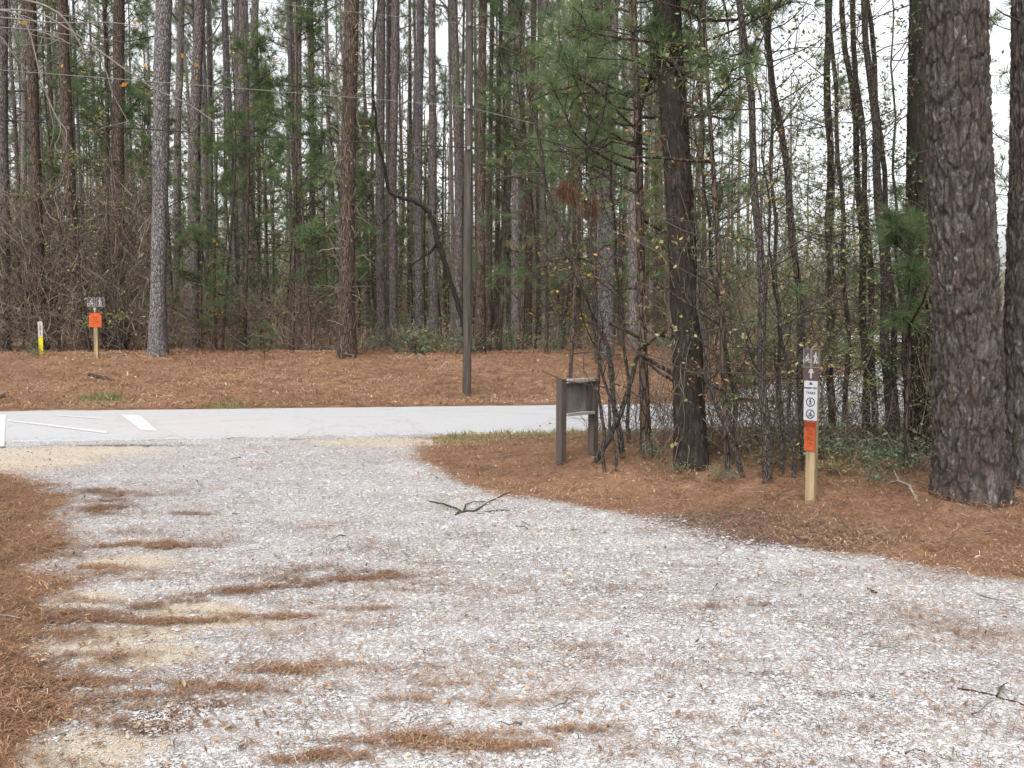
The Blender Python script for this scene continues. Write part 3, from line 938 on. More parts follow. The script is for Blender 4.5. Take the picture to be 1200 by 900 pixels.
def pine(label, pts, Y=None, mat='bark_pine', H=21, crown0=.55, cs=1.0, relief=None, nstub=0, group=None, young=None, cat='pine tree', flare=.2):
    if Y is None:
        Y = ground(pts[0][0], pts[0][1])[1]
    bz = hgt(at(pts[0][0], pts[0][1], Y)[0], Y) - .04
    P, R = trunk_curve(pts, Y, bz, H)
    root = thing('pine_tree', label, cat, (P[0, 0], P[0, 1], bz), 0, group)
    P = P - P[0]
    mb = MB()
    if relief:
        V, Q, c, fis = bark_trunk(P, R, *relief)
        mb.add(V, Q, 0, c)
        extra = None
        if nstub:
            n0 = mb.n; stubs(mb, P, R, nstub, .1 * H, .5 * H, .5)
            fis = np.concatenate([fis, np.full(mb.n - n0, .7)])
        mb.build('trunk', M[mat], root, True, dict(fis=fis))
    else:
        rr = R * (1 + .04 * np.sin(P[:, 2] * 3)) + R[0] * flare * np.exp(-P[:, 2] / .25)
        mb.add(*tubes(P, rr, 12))
        if nstub: stubs(mb, P, R, nstub, .08 * H, .6 * H, 1.0)
        mb.build('trunk', M[mat], root, True)
    if young:
        z0, z1, nl, L0, nt, Mn, nlen, nw = young
        fb = MB(); limb_foliage(fb, P, z0, z1, nl, L0, nt, Mn, nlen, nw, .25, .7, .03, .4, .022)
        fb.build('crown', [M[mat] if not relief else M['bark_pine'], M['needles']], root)
    else:
        zc = P[-1, 2] * crown0; s = (P[-1, 2] - zc) / 10.0
        ci = int(rng.integers(len(CROWNS)))
        c = put('crown', CROWNS[ci], root, (np.interp(zc, P[:, 2], P[:, 0]), np.interp(zc, P[:, 2], P[:, 1]), zc))
        c.scale = (s * cs * 1.05, s * cs * 1.05, s * 1.02); c.rotation_euler = (0, 0, rng.uniform(0, 6.28))
    return root, P, R


# --- near, with modelled bark
giant, gP, gR = pine('giant pine with scaly reddish grey bark plates at the gravel edge', [(1138, 607, 80), (1136, 560, 77), (1134, 400, 75), (1126, 200, 72), (1119, 0, 70)], 7.75, 'relief', 27, .60, .85,
     (250, .011, 5.2, .020, .060, .13, 3, .24), 0)
darkp, dP, dR = pine('big dark furrowed pine rising between the wooden board and the sign post', [(811, 549, 38), (806, 430, 35), (797, 240, 33), (781, 0, 31)], None, 'relief_dark', 24, .6, .75,
     (130, .02, 6.2, .013, .030, .12, 9, .16), 6)
viney, vP, vR = pine('thick dark pine with green vines just behind the giant scaly pine', [(1080, 532, 36), (1078, 400, 34), (1079, 200, 32), (1081, 0, 29)], None, 'relief_moss', 24, .6, .75,
     (120, .022, 6.0, .014, .035, .13, 21, .16), 8)
edge, eP, eR = pine('tall scaly pine at the picture edge beside the giant pine', [(1203, 572, 50), (1203, 400, 48), (1206, 200, 44), (1209, 0, 42)], None, 'relief', 25, .6, .8,
     (170, .016, 5.2, .017, .055, .13, 33, .2), 6)

# --- at and behind the far bank
pine('straight pine with pale grey scaly bark near the far trail sign', [(185, 417, 22), (185, 330, 18), (188, 200, 18.5), (192, 0, 19)], None, 'bark_grey', 22, .6, 1, None, 6)
vc, vcP, vcR = pine('brown vine-clad pine at the forest edge between grey pine and utility pole', [(407, 419, 22), (406, 330, 18), (408, 180, 17), (413, 0, 16)], None, 'bark_brown', 22, .6, 1, None, 14)
# vine hairs and bits on the vine-clad trunk, part of the tree
mb = MB()
nv = 260
zz = rng.uniform(.1, 8, nv); az = rng.uniform(0, 2 * pi, nv)
rr_ = np.interp(zz, vcP[:, 2], vcR)
b = np.stack([np.interp(zz, vcP[:, 2], vcP[:, 0]) + rr_ * np.cos(az), np.interp(zz, vcP[:, 2], vcP[:, 1]) + rr_ * np.sin(az), zz], 1)
C = curves(b, np.stack([np.cos(az) * .5, np.sin(az) * .5, rng.normal(.3, .9, nv)], 1), rng.uniform(.2, .8, nv), 5, .3, -.12)
mb.add(*tubes(C, taper(nv, 5, .010, .004), 3), rnd=np.repeat(rng.random(nv), 15))
V, f, r = leaves(b[:120] + .05 * rand_dirs(120), .09, .07); mb.add(V, f, 1, r)
mb.build('vine', [M['twig'], M['leaf_green']], vc)

TR = [
 ('dark trunk at the very edge beyond the yellow marker', [(4, 402, 15), (3, 200, 13), (2, 0, 12)], 26.5, 'bark_pine'),
 ('black-based pine right behind the yellow marker', [(49, 408, 16), (44, 300, 13), (40, 150, 12), (36, 0, 11)], 26.5, 'bark_brown'),
 ('dark brown viny pine between the yellow marker and the far trail sign', [(96, 412, 20), (89, 330, 14), (80, 200, 13), (73, 0, 12)], 25.8, 'bark_brown'),
 ('brown pine just past the far trail sign', [(140, 408, 15), (138, 250, 14), (139, 60, 13), (140, 0, 12)], 27, 'bark_brown'),
 ('pine standing behind and beside the scaly grey pine', [(226, 410, 15), (226, 300, 13), (230, 100, 12), (234, 0, 12)], 26.5, 'bark_pine'),
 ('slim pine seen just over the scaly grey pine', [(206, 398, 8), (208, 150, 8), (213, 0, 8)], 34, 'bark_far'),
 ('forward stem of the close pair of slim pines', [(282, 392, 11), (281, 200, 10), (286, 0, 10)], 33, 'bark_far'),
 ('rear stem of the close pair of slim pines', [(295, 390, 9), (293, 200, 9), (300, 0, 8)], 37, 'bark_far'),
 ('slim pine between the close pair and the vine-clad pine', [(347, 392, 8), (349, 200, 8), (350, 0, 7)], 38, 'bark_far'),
 ('dark slim stem beside the vine-clad pine', [(362, 392, 6), (366, 180, 6), (364, 0, 6)], 36, 'bark_pine'),
 ('grey pine first past the vine-clad pine, with bent dead limb before it', [(447, 400, 11), (445, 200, 10), (447, 0, 9.5)], 31, 'bark_pine'),
 ('reddish grey pine close behind the arched dead tree', [(461, 403, 10), (460, 220, 9), (464, 0, 9)], 29.5, 'bark_pine'),
 ('pale grey pine midway between vine-clad pine and pole', [(491, 400, 10), (490, 200, 9), (493, 0, 8.5)], 31, 'bark_grey'),
 ('brown-grey pine behind the arched dead limb', [(509, 403, 12), (507, 300, 9), (507, 150, 8.5), (506, 0, 8)], 30, 'bark_pine'),
 ('tall pine touching the utility pole on its near side', [(537, 406, 11), (538, 200, 10), (531, 0, 9)], 28.5, 'bark_pine'),
 ('dark pine right behind the utility pole', [(563, 416, 13), (563, 250, 10), (566, 0, 9)], 25.6, 'bark_brown'),
 ('thin dark stem next past the utility pole', [(573, 410, 6), (574, 200, 5), (577, 0, 5)], 27, 'bark_brown'),
 ('thin dark stem standing among green shrubs beyond the pole', [(583, 410, 6), (582, 300, 5), (585, 100, 5), (588, 0, 4)], 27.5, 'bark_brown'),
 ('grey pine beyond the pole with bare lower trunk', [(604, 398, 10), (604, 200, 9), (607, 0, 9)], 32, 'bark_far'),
 ('narrow dark pine over the bank beyond the road', [(620, 400, 7), (621, 200, 6), (626, 0, 6)], 31, 'bark_brown'),
 ('reddish pine between the pole and the big grey pine', [(676, 409, 11), (675, 200, 9.5), (672, 0, 9)], 28, 'bark_brown'),
 ('large grey pine rising behind the wooden board', [(709, 425, 19), (711, 250, 18), (714, 100, 18), (717, 0, 17)], 23.2, 'bark_grey'),
 ('grey pine seen just left of the big dark pine', [(742, 415, 11), (741, 200, 10), (738, 0, 9)], 27, 'bark_far'),
 ('brown pine half hidden by the big dark pine', [(775, 410, 10), (772, 250, 9), (770, 0, 8)], 29, 'bark_brown'),
]
for i, (lab, pts, Yd, mt) in enumerate(TR):
    pine(lab.replace('left of', 'beside'), pts, Yd, mt, 20 + (i * 7) % 5, .5 + .03 * (i % 4), 1, None, 8 + i % 6)

# --- near young pine and saplings of the island (traced)
slender, _, _ = pine('dark slender young pine with drooping green boughs beside the crossed stems', [(758, 531, 13), (754, 440, 11), (751, 300, 10), (748, 150, 9.5), (741, 0, 8.5)], None, 'bark_brown', 9, .5, 1, None, 10,
     young=(2.3, 9, 44, 1.5, 16, 34, .20, .0075))


pine('slim young pine whose green boughs cross in front of the big dark pine', [(853, 556, 6), (846, 400, 5.5), (836, 200, 5), (824, 0, 4.5)], None, 'bark_brown', 8, .5, 1, None, 6,
     young=(2.75, 8, 34, 1.25, 14, 32, .20, .0075))
pine('thin young pine with bright tufts before the vine-covered dark pine', [(1061, 556, 5), (1065, 400, 4), (1066, 280, 3)], None, 'bark_brown', 3.2, .5, 1, None, 4,
     young=(1.4, 3.1, 13, .55, 8, 32, .19, .0075))
mb = MB()
n = 150; az = rng.uniform(0, 2 * pi, n); zz = rng.uniform(.2, 3.6, n); q = np.interp(zz, dP[:, 2], dR) + .004
b = np.stack([np.interp(zz, dP[:, 2], dP[:, 0]) + q * np.cos(az), np.interp(zz, dP[:, 2], dP[:, 1]) + q * np.sin(az), zz], 1)
C = curves(b, np.stack([np.cos(az) * .25, np.sin(az) * .25, rng.normal(0, .8, n)], 1), rng.uniform(.25, 1.0, n), 7, .22, -.08)
mb.add(*tubes(C, taper(n, 7, .005, .002), 3), rnd=np.repeat(rng.random(n) * .6, 21))
e = C[rng.integers(0, n, 420), rng.integers(2, 7, 420)]; e = e[(e[:, 2] > 1.7) | (rng.random(420) < .12)]
V, f, r = leaves(e + rng.normal(0, .03, e.shape), .06, .035); half = len(e) // 2
mb.add(V, f, 1, r)
e2 = e[:half] + rng.normal(0, .05, (half, 3)); V, f, r = leaves(e2, .055, .04); mb.add(V, f, 2, r)
mb.build('vine', [M['twig_brown'], M['leaf_brown'], M['leaf_green']], darkp)


def dead_clumps(root):
    mb = MB()
    for (px, py, k) in ((664, 214, 26), (693, 236, 22), (671, 219, 14)):
        c = at(px, py, root.location.y - .1) - np.array(root.location)
        C = c + rng.normal(0, .03, (k, 3)) * np.array([1, 1, 1.6])
        V, f, r = tufts(C, np.tile([0, 0, -1.], (k, 1)), 22, .16, .007, .35); mb.add(V, f, 0, r)
        zc = c[2] + .05
        mb.add(*tubes(np.array([[-.02, 0, zc + .35], [c[0] * .5, -.05, zc + .42], [c[0] * .9, -.1, zc + .2], c + np.array([0, 0, .0])]), np.array([.012, .009, .006, .004]), 4), mat=1)
    mb.build('dead_foliage', [M['needles_dead'], M['bark_brown']], root)


def sapling(name, label, pts, Y=None, H=7.0, nb=16, bl=1.0, nleaf=120, lm='leaf_green', mat='bark_smooth', group=None, z0=.8, cat='sapling', ls=.055, droop=.02, pine_tufts=0):
    if Y is None: Y = ground(pts[0][0], pts[0][1])[1]
    bz = hgt(at(pts[0][0], pts[0][1], Y)[0], Y) - .03
    P, R = trunk_curve(pts, Y, bz, H, 22, .8)
    root = thing(name, label, cat, tuple(P[0]), 0, group)
    P = P - P[0]
    n = len(P)
    P[:, 0] += .02 * np.sin(np.arange(n) * 1.7 + pts[0][0]); P[0, 0] = 0
    R = R * (1 + .08 * np.sin(np.arange(n) * 2.3))
    mb = MB(); mb.add(*tubes(P, R, 8))
    mb.build('stem', M[mat], root, True)
    crown_parts(root, P, nb, bl, nleaf, lm, z0, ls, droop, pine_tufts)
    return root


def crown_parts(root, P, nb, bl, nleaf, lm, z0, ls, droop=.02, pine_tufts=0, mesh_only=False, dens=1.0):
    zz = z0 + (P[-1, 2] - z0) * rng.random(nb) ** 1.5
    b = np.stack([np.interp(zz, P[:, 2], P[:, i]) for i in range(3)], 1)
    az = rng.uniform(0, 2 * pi, nb)
    d = np.stack([np.cos(az), np.sin(az), rng.normal(.45, .4, nb)], 1)
    L = bl * rng.uniform(.4, 1.3, nb)
    C = curves(b, d, L, 7, .17, droop)
    mb = MB(); mb.add(*tubes(C, taper(nb, 7, .0065, .0025), 4), rnd=np.repeat(rng.random(nb), 28))
    k2 = nb * 4
    i = rng.integers(0, nb, k2); j = rng.integers(2, 6, k2)
    C2 = curves(C[i, j], nrm(C[i, j] - C[i, j - 1]) + .8 * rng.normal(size=(k2, 3)), L[i] * rng.uniform(.2, .5, k2), 5, .2, droop)
    mb.add(*tubes(C2, taper(k2, 5, .003, .0015), 3), rnd=np.repeat(rng.random(k2), 15))
    ends = C2.reshape(-1, 3)
    if nleaf:
        # leaves gather in sprays
        cen = ends[rng.integers(0, len(ends), max(1, nleaf // 6))]
        c = np.repeat(cen, 6, 0) + rng.normal(0, .07, (len(cen) * 6, 3))
        V, f, r = leaves(c, ls, ls * .55)
        mb.add(V, f, 1, r)
    if pine_tufts:
        c = C2[rng.integers(0, k2, pine_tufts), -1]
        V, f, r = tufts(c, nrm(rand_dirs(pine_tufts) + np.array([0, 0, .5])), 22, .17, .006, .7); mb.add(V, f, 2, r)
    mats = [M['twig_dark'], M[lm], M['needles']]
    if mesh_only: return mb.mesh('foliage', mats)
    mb.build('foliage', mats, root)


dead_clumps(slender)
SAP = [
 ('slender straight stem touching the wooden board post', [(708, 553, 5), (706, 500, 4), (702, 440, 3.5), (697, 395, 3), (694, 340, 2.5)], 4.2, 8, 30, 'leaf_brown'),
 ('thin wavering stem between the board post and leaning trunk', [(722, 552, 3.5), (716, 490, 3.5), (707, 440, 3.5), (700, 390, 3)], 3.2, 8, 20, 'leaf_brown'),
 ('crooked dark stem crossed by the leaning pole of wood', [(730, 537, 7.5), (722, 480, 6.5), (714, 420, 6), (708, 390, 5), (690, 350, 5), (665, 290, 4), (640, 220, 4)], 6.0, 12, 40, 'leaf_brown'),
 ('thin fork-topped sapling just behind the board, leafing yellow', [(738, 520, 5), (735, 430, 4), (728, 360, 3.5), (720, 280, 3)], 5.0, 12, 90, 'leaf_yellow'),
 ('dark leaning sapling between big dark pine and sign post', [(899, 566, 13), (896, 470, 11), (890, 300, 9.5), (880, 130, 8.5), (868, 0, 8)], 9.0, 22, 240, 'leaf_green'),
 ('curved dark sapling whose stem passes behind the sign post', [(944, 552, 10), (938, 420, 9), (934, 300, 8.5), (916, 160, 8), (897, 20, 7)], 8.5, 20, 260, 'leaf_green'),
 ('straight slim sapling next past the sign post', [(975, 522, 10), (974, 400, 9), (972, 200, 8.5), (969, 0, 8)], 9.0, 20, 220, 'leaf_green'),
 ('thin sapling with a kinked stem past the sign post', [(988, 530, 7), (995, 430, 6.5), (990, 320, 6), (985, 200, 5), (976, 80, 5)], 7.5, 16, 200, 'leaf_green'),
 ('dark sapling leading the leaning clump before the mossy pine', [(1016, 522, 10), (1013, 400, 9), (1010, 280, 8), (1003, 150, 7), (985, 0, 6)], 8.5, 20, 260, 'leaf_green'),
 ('second leaning stem of the clump, arching over its neighbour', [(1024, 525, 8), (1023, 400, 7), (1018, 280, 7), (1010, 150, 6.5), (996, 0, 6)], 8.5, 16, 220, 'leaf_green'),
 ('stout leaning stem of the clump, thickest of those beside the mossy pine', [(1043, 535, 12), (1040, 420, 11), (1034, 270, 10.5), (1024, 130, 9), (1012, 0, 7)], 9.0, 22, 320, 'leaf_green'),
 ('thin leaning stem between the stout stem and the mossy pine', [(1050, 528, 7), (1050, 420, 7), (1042, 300, 6.5), (1030, 130, 6), (1016, 0, 5)], 8.0, 16, 260, 'leaf_green'),
 ('spindly bare sapling beside the big dark pine', [(858, 545, 6), (862, 470, 5.5), (850, 400, 5), (838, 340, 4), (828, 250, 3)], 5.0, 16, 60, 'leaf_brown'),
 ('bowed bare stem curling out from the big dark pine', [(872, 560, 7), (858, 520, 6.5), (838, 470, 6), (822, 400, 5), (818, 330, 4)], 4.8, 14, 50, 'leaf_green'),
 ('grey twiggy sapling just in front of the curved dark sapling', [(916, 558, 7), (914, 450, 6), (910, 330, 5), (905, 220, 4)], 5.5, 20, 120, 'leaf_green'),
 ('short bare sapling close behind the sign post foot', [(930, 560, 6), (926, 470, 5), (918, 400, 4), (906, 330, 3)], 4.5, 18, 80, 'leaf_brown'),
 ('leafy sapling standing before the mossy pine', [(1060, 540, 6), (1063, 470, 5), (1058, 380, 4), (1050, 260, 3.5)], 5.6, 16, 260, 'leaf_ever'),
]
for lab, pts, H, nb, nl, lm in SAP:
    sapling('sapling', lab, pts, None, H, nb + 6, .95, int(nl * 2.2), ls=.052, lm=lm, pine_tufts=(40 if H > 8 else 0))

# leaning dead pole of wood crossing the stems, and the arched dead tree by the utility pole


def snag(label, paths, Y, mat='bark_dead', name='dead_tree', cat='dead tree', slim=1.0):
    W = [np.array([at(p[0], p[1], Y + (p[3] if len(p) > 3 else 0)) for p in path]) for path in paths]
    o0 = W[0][0].copy()
    mb = MB()
    for path, w in zip(paths, W):
        rad = slim * np.array([p[2] for p in path]) / 2 * Y / F
        t = np.linspace(0, len(w) - 1, len(w) * 5)
        pp = np.stack([np.interp(t, range(len(w)), w[:, i]) for i in range(3)], 1)
        for _ in range(2):
            s = pp.copy(); s[1:-1] = pp[:-2] * .25 + pp[1:-1] * .5 + pp[2:] * .25; pp = s
        pp += .012 * (rng.random(pp.shape) - .5) * Y / 10
        rr = np.interp(t, range(len(w)), rad) * rng.uniform(.88, 1.12, len(t))
        mb.add(*tubes(pp - o0, rr, 8))
    o = mb.build(name, M[mat], None, True, loc=tuple(o0))
    return tag(o, label, cat)


gz = ground(695, 546)
snag('bare dead stick leaning across the thin stems beside the board', [[(695, 546, 7), (716, 510, 6.5), (733, 470, 6), (746, 420, 5), (750, 408, 4.5)], [(746, 410, 6), (756, 403, 4), (762, 403, 3)], [(752, 416, 5.5), (770, 427, 5), (792, 440, 4.5)], [(758, 424, 4), (775, 438, 3.5), (792, 449, 3)],
      [(714, 378, 4), (730, 386, 4.5), (750, 396, 4)]], gz[1])
snag('arched dead tree bent over beside the utility pole', [[(546, 400, 8), (541, 372, 8), (530, 335, 7.5), (519, 300, 8), (512, 282, 9), (508, 262, 8), (503, 248, 7.5), (494, 240, 7), (480, 234, 6), (463, 231, 5.5), (456, 225, 5), (452, 205, 5), (445, 175, 5), (440, 140, 4), (436, 90, 3), (438, 40, 2.5), (444, 0, 2)],
      [(512, 284, 5), (505, 296, 4), (496, 300, 3), (482, 312, 2)], [(463, 233, 3), (470, 224, 2), (475, 215, 1.5)], [(512, 280, 3), (518, 274, 2), (524, 272, 1.5)], [(462, 246, 3), (455, 255, 2), (448, 262, 2)]], 24.2, 'bark_black', slim=.72)
snag('broken stump at the forest edge beside a pale fork', [[(484, 417, 6), (484, 408, 6), (485, 398, 5)], [(484, 400, 2), (488, 388, 1.5)]], 25.0, 'bark_brown', 'tree_stump', 'stump')

# ------------------------------------------------------------------ woods behind: shared kinds of tree
traced_px = [(p[1][0][0], p[2]) for p in TR]
ZONES = [(-1e9, 186, 'in the brown thicket behind the far trail sign'), (186, 405, 'between the scaly grey pine and the vine-clad pine'), (405, 546, 'between the vine-clad pine and the utility pole'),
         (546, 795, 'between the utility pole and the big dark pine'), (795, 1e9, 'beyond the saplings past the big dark pine')]


def zone(x, y):
    px = proj(x, y, 2.0)[0]
    for a, c, t in ZONES:
        if a <= px < c: return t


PINES = []
for i in range(7):
    Hh = 21.0
    zs = np.linspace(0, Hh, 16)
    ph = rng.uniform(0, 6, 2)
    P = np.stack([.14 * np.sin(zs * .22 + ph[0]) + .06 * np.sin(zs * .6), .14 * np.sin(zs * .2 + ph[1]), zs], 1); P -= P[0]
    R = .15 * (1 - .75 * (zs / Hh) ** 1.3) + .04 * np.exp(-zs / .3)
    mb = MB(); mb.add(*tubes(P, R, 8)); stubs(mb, P, R, 14, 2.0, 13, 1.3)
    root = thing('pine_tree', 'x', 'pine tree', (0, -200, 0)); t = mb.build('trunk', M[('bark_far', 'bark_pine', 'bark_far', 'bark_grey', 'bark_far', 'bark_brown', 'bark_pine')[i]], root, True)
    z0 = (8.5, 10, 11.5, 9, 7, 12, 9.5)[i]
    s = (Hh - z0) / 10
    c = put('crown', CROWNS[i], root, (P[8, 0], P[8, 1], z0)); c.scale = (.85 * s, .85 * s, s)
    PINES.append(root)
YOUNG = []
for i in range(6):
    Hh = (9., 7., 11., 5., 8., 10.)[i]
    zs = np.linspace(0, Hh, 14); ph = rng.uniform(0, 6)
    P = np.stack([.12 * np.sin(zs * .4 + ph), .1 * np.cos(zs * .35 + ph), zs], 1); P -= P[0]
    mb = MB(); mb.add(*tubes(P, .055 * (Hh / 8) * (1 - .8 * zs / Hh), 6)); stubs(mb, P, None, 10, .6, Hh * .5, .8)
    root = thing('young_pine', 'x', 'young pine', (0, -200, 0)); mb.build('trunk', M['bark_brown'], root, True)
    fb = MB(); limb_foliage(fb, P, Hh * (.30, .15, .35, .12, .3, .4)[i], Hh, int(18 + Hh * 1.6), 1.35 + .08 * Hh, 9, 24, .25, .013, .3, .75, .03, .3, .02)
    fb.build('crown', [M['bark_brown'], M['needles']], root)
    YOUNG.append(root)
HARD = []
for i in range(6):
    Hh = (6., 8., 5., 9., 7., 4.)[i]
    zs = np.linspace(0, Hh, 14); ph = rng.uniform(0, 6)
    P = np.stack([.3 * np.sin(zs * .45 + ph), .25 * np.cos(zs * .4 + ph), zs], 1); P -= P[0]
    mb = MB(); mb.add(*tubes(P, .045 * (1 - .8 * zs / Hh), 6))
    root = thing('hardwood_sapling', 'x', 'sapling', (0, -200, 0)); mb.build('stem', M['bark_smooth'], root, True)
    me = crown_parts(None, P, 30, 1.6, (40, 260, 500, 60, 420, 160)[i], ('leaf_brown', 'leaf_green', 'leaf_green', 'leaf_yellow', 'leaf_green', 'leaf_yellow')[i], .8, .11, .0, 0, True)
    put('foliage', me, root)
    HARD.append(root)
SHRUB = []
for i in range(4):
    mb = MB(); n = 26
    b = np.stack([rng.normal(0, .12, n), rng.normal(0, .12, n), np.zeros(n)], 1)
    C = curves(b, np.stack([rng.normal(0, .55, n), rng.normal(0, .55, n), np.ones(n)], 1), rng.uniform(.35, .9, n), 6, .18, -.02)
    mb.add(*tubes(C, taper(n, 6, .006, .002), 3), rnd=np.repeat(rng.random(n), 18))
    e = C[rng.integers(0, n, 240), rng.integers(2, 6, 240)] + rng.normal(0, .05, (240, 3))
    V, f, r = leaves(e, .085, .036, .8); mb.add(V, f, 1, r)
    o = put('evergreen_shrub', mb.mesh('evergreen_shrub', [M['twig'], M['leaf_ever' if i < 3 else 'leaf_green']]), None, (0, -200, 0))
    SHRUB.append(tag(o, 'x', 'shrub'))

used = set()


def place(lib, x, y, label, group, sc=1.0, thick=1.0):
    i = int(rng.integers(len(lib)))
    r = copy_tree(lib[i], (x, y, hgt(x, y) - .05), rng.uniform(0, 2 * pi), (sc * thick, sc * thick, sc), label, group)
    return r


taken = []
for i, (lab, pts, Yd, mt) in enumerate(TR): taken.append((at(pts[0][0], pts[0][1], Yd)[0], Yd))


def free(x, y, dmin):
    return all((x - a) ** 2 + (y - c) ** 2 > dmin * dmin for a, c in taken) and seg_dist(np.array([x]), np.array([y]), LANE)[0] > 4.2


cnt = 0; tries = 0
while cnt < 185 and tries < 8000:
    tries += 1
    y = 27.5 + 55 * rng.random() ** .85; px = rng.uniform(-90, 1290)
    x = (px - CX) / F * y
    if px > 800 and rng.random() < (.68 if px < 880 else .82): continue
    if px > 940 and (y < 50 or px < 1085 or rng.random() < .6): continue
    if not free(x, y, 1.2): continue
    taken.append((x, y)); cnt += 1
    zt = zone(x, y)
    far = y > 48
    s = rng.uniform(.85, 1.2)
    lab = ('far slim pine deep in the woods ' if far else 'slender pine well behind the bank ') + zt
    if zt.startswith('in the'): lab = ('far slim pine deep in the woods, ' if far else 'slender pine well back, ') + zt
    if zt.startswith('beyond'): lab = ('far slim pine deep in the woods ' if far else 'slender pine some way back ') + zt
    place(PINES, x, y, lab, ('far pines ' if far else 'middle distance pines ') + zt, s, rng.uniform(.45, 1.0) * (.8 if not far else 1.1))

for k in range(16):
    y = rng.uniform(24, 70); px = rng.choice([rng.uniform(1290, 1900), rng.uniform(1290, 1700), rng.uniform(-500, -90)]); x = (px - CX) / F * y
    if not free(x, y, 1.5): continue
    taken.append((x, y)); place(PINES, x, y, 'tall pine standing outside the view of the drive', 'pines outside the view', rng.uniform(.85, 1.2), rng.uniform(.7, 1.2))
# young pines and hardwoods under the tall trees
for (px, yy, lab, k, s) in [
        (236, 24.8, 'low young pine with spreading green boughs behind the scaly grey pine', 3, .75), (283, 27.5, 'bushy young pine beside the close pair of slim pines', 1, .9), (318, 29.0, 'young pine with dark green top between the close pair and vine-clad pine', 4, 1.0),
        (310, 22.6, 'knee-high pine seedling at the top of the bank', 3, .22), (640, 24.5, 'airy young pine over the bank beyond the board', 1, .95), (668, 19.6, 'soft green young pine rising beyond the road behind the board', 4, .85),
        (700, 22.6, 'tall young pine feathering over the large grey pine', 0, 1.05), (826, 19.5, 'young pine showing past the big dark pine', 0, .95),
        (1066, 13.3, 'small bright young pine behind the mossy pine', 3, .55), (1172, 13.0, 'young pine squeezed between giant pine and edge pine', 4, .8), (1046, 15.5, 'young pine behind the leaning clump', 1, .5), (585, 26.5, 'young pine with yellowish boughs just past the utility pole', 2, .9)]:
    x = (px - CX) / F * yy
    r = copy_tree(YOUNG[k], (x, yy, hgt(x, yy) - .03), rng.uniform(0, 6), (s, s, s), lab, None)
cnt = tries = 0
while cnt < 54 and tries < 3000:
    tries += 1
    y = 25 + 30 * rng.random(); px = rng.uniform(-60, 1260); x = (px - CX) / F * y
    if px > 800 and rng.random() < .8: continue
    if 415 < px < 565 and y < 33: continue
    if not free(x, y, .8): continue
    taken.append((x, y)); cnt += 1
    zt = zone(x, y)
    place(YOUNG, x, y, 'young green pine under the tall trees ' + zt, 'young pines ' + zt, rng.uniform(.6, 1.35))
cnt = tries = 0
while cnt < 80 and tries < 3000:
    tries += 1
    y = 23.5 + 26 * rng.random(); px = rng.uniform(-60, 1260); x = (px - CX) / F * y
    if px > 800: y = 28 + 22 * rng.random(); x = (px - CX) / F * y
    if px > 800 and rng.random() < (.5 if px < 930 else .85): continue
    if not free(x, y, .5) or y < road_far(x) + 2 or (415 < px < 565 and y < 30): continue
    cnt += 1
    zt = zone(x, y)
    place(HARD, x, y, 'thin hardwood sapling with sparse leaves ' + zt, 'hardwood saplings ' + zt, rng.uniform(.7, 1.25))
cnt = tries = 0
while cnt < 26 and tries < 2000:
    tries += 1
    y = 24.5 + 6 * rng.random(); px = rng.choice([rng.uniform(540, 760), rng.uniform(420, 560), rng.uniform(0, 1100)]); x = (px - CX) / F * y
    if not free(x, y, .5): continue
    cnt += 1; zt = zone(x, y)
    r = place(SHRUB, x, y, 'low evergreen shrub on the bank top ' + zt, 'evergreen shrubs ' + zt, rng.uniform(.9, 1.5))
for (px, py, s, lab) in [(848, 566, .45, 'small evergreen shrub at the foot of the big dark pine'), (1010, 545, .85, 'spreading evergreen shrub past the sign post foot'), (985, 560, .65, 'pale-leaved low shrub right beside the sign post'),
                         (1070, 552, .9, 'evergreen shrub at the foot of the mossy pine'), (1040, 556, .7, 'evergreen shrub under the leaning clump'), (762, 540, .55, 'low shrub at the foot of the slender young pine'), (1022, 570, .45, 'tiny evergreen shrub nearest the straw under the clump'),
                         (42, 419, .8, 'small leafy shrub at the foot of the yellow marker'), (795, 556, .35, 'tiny shrub hugging the near side of the big dark pine'), (905, 548, .7, 'shaggy shrub behind the dark leaning sapling'), (958, 540, .8, 'green shrub right behind the sign post')]:
    g_ = ground(px, py)
    o = SHRUB[int(rng.integers(4))].copy(); COL.objects.link(o); o.location = tuple(g_); s *= .68; o.scale = (s * 1.25, s * 1.25, s); o.rotation_euler = (0, 0, rng.uniform(0, 6)); o['label'] = lab
    if 'group' in o: del o['group']
for lib in (PINES, YOUNG, HARD, SHRUB):
    for r in lib:
        for c in list(r.children): bpy.data.objects.remove(c)
        bpy.data.objects.remove(r)

# ------------------------------------------------------------------ brush: tangle of bare twigs, vines and dead leaves


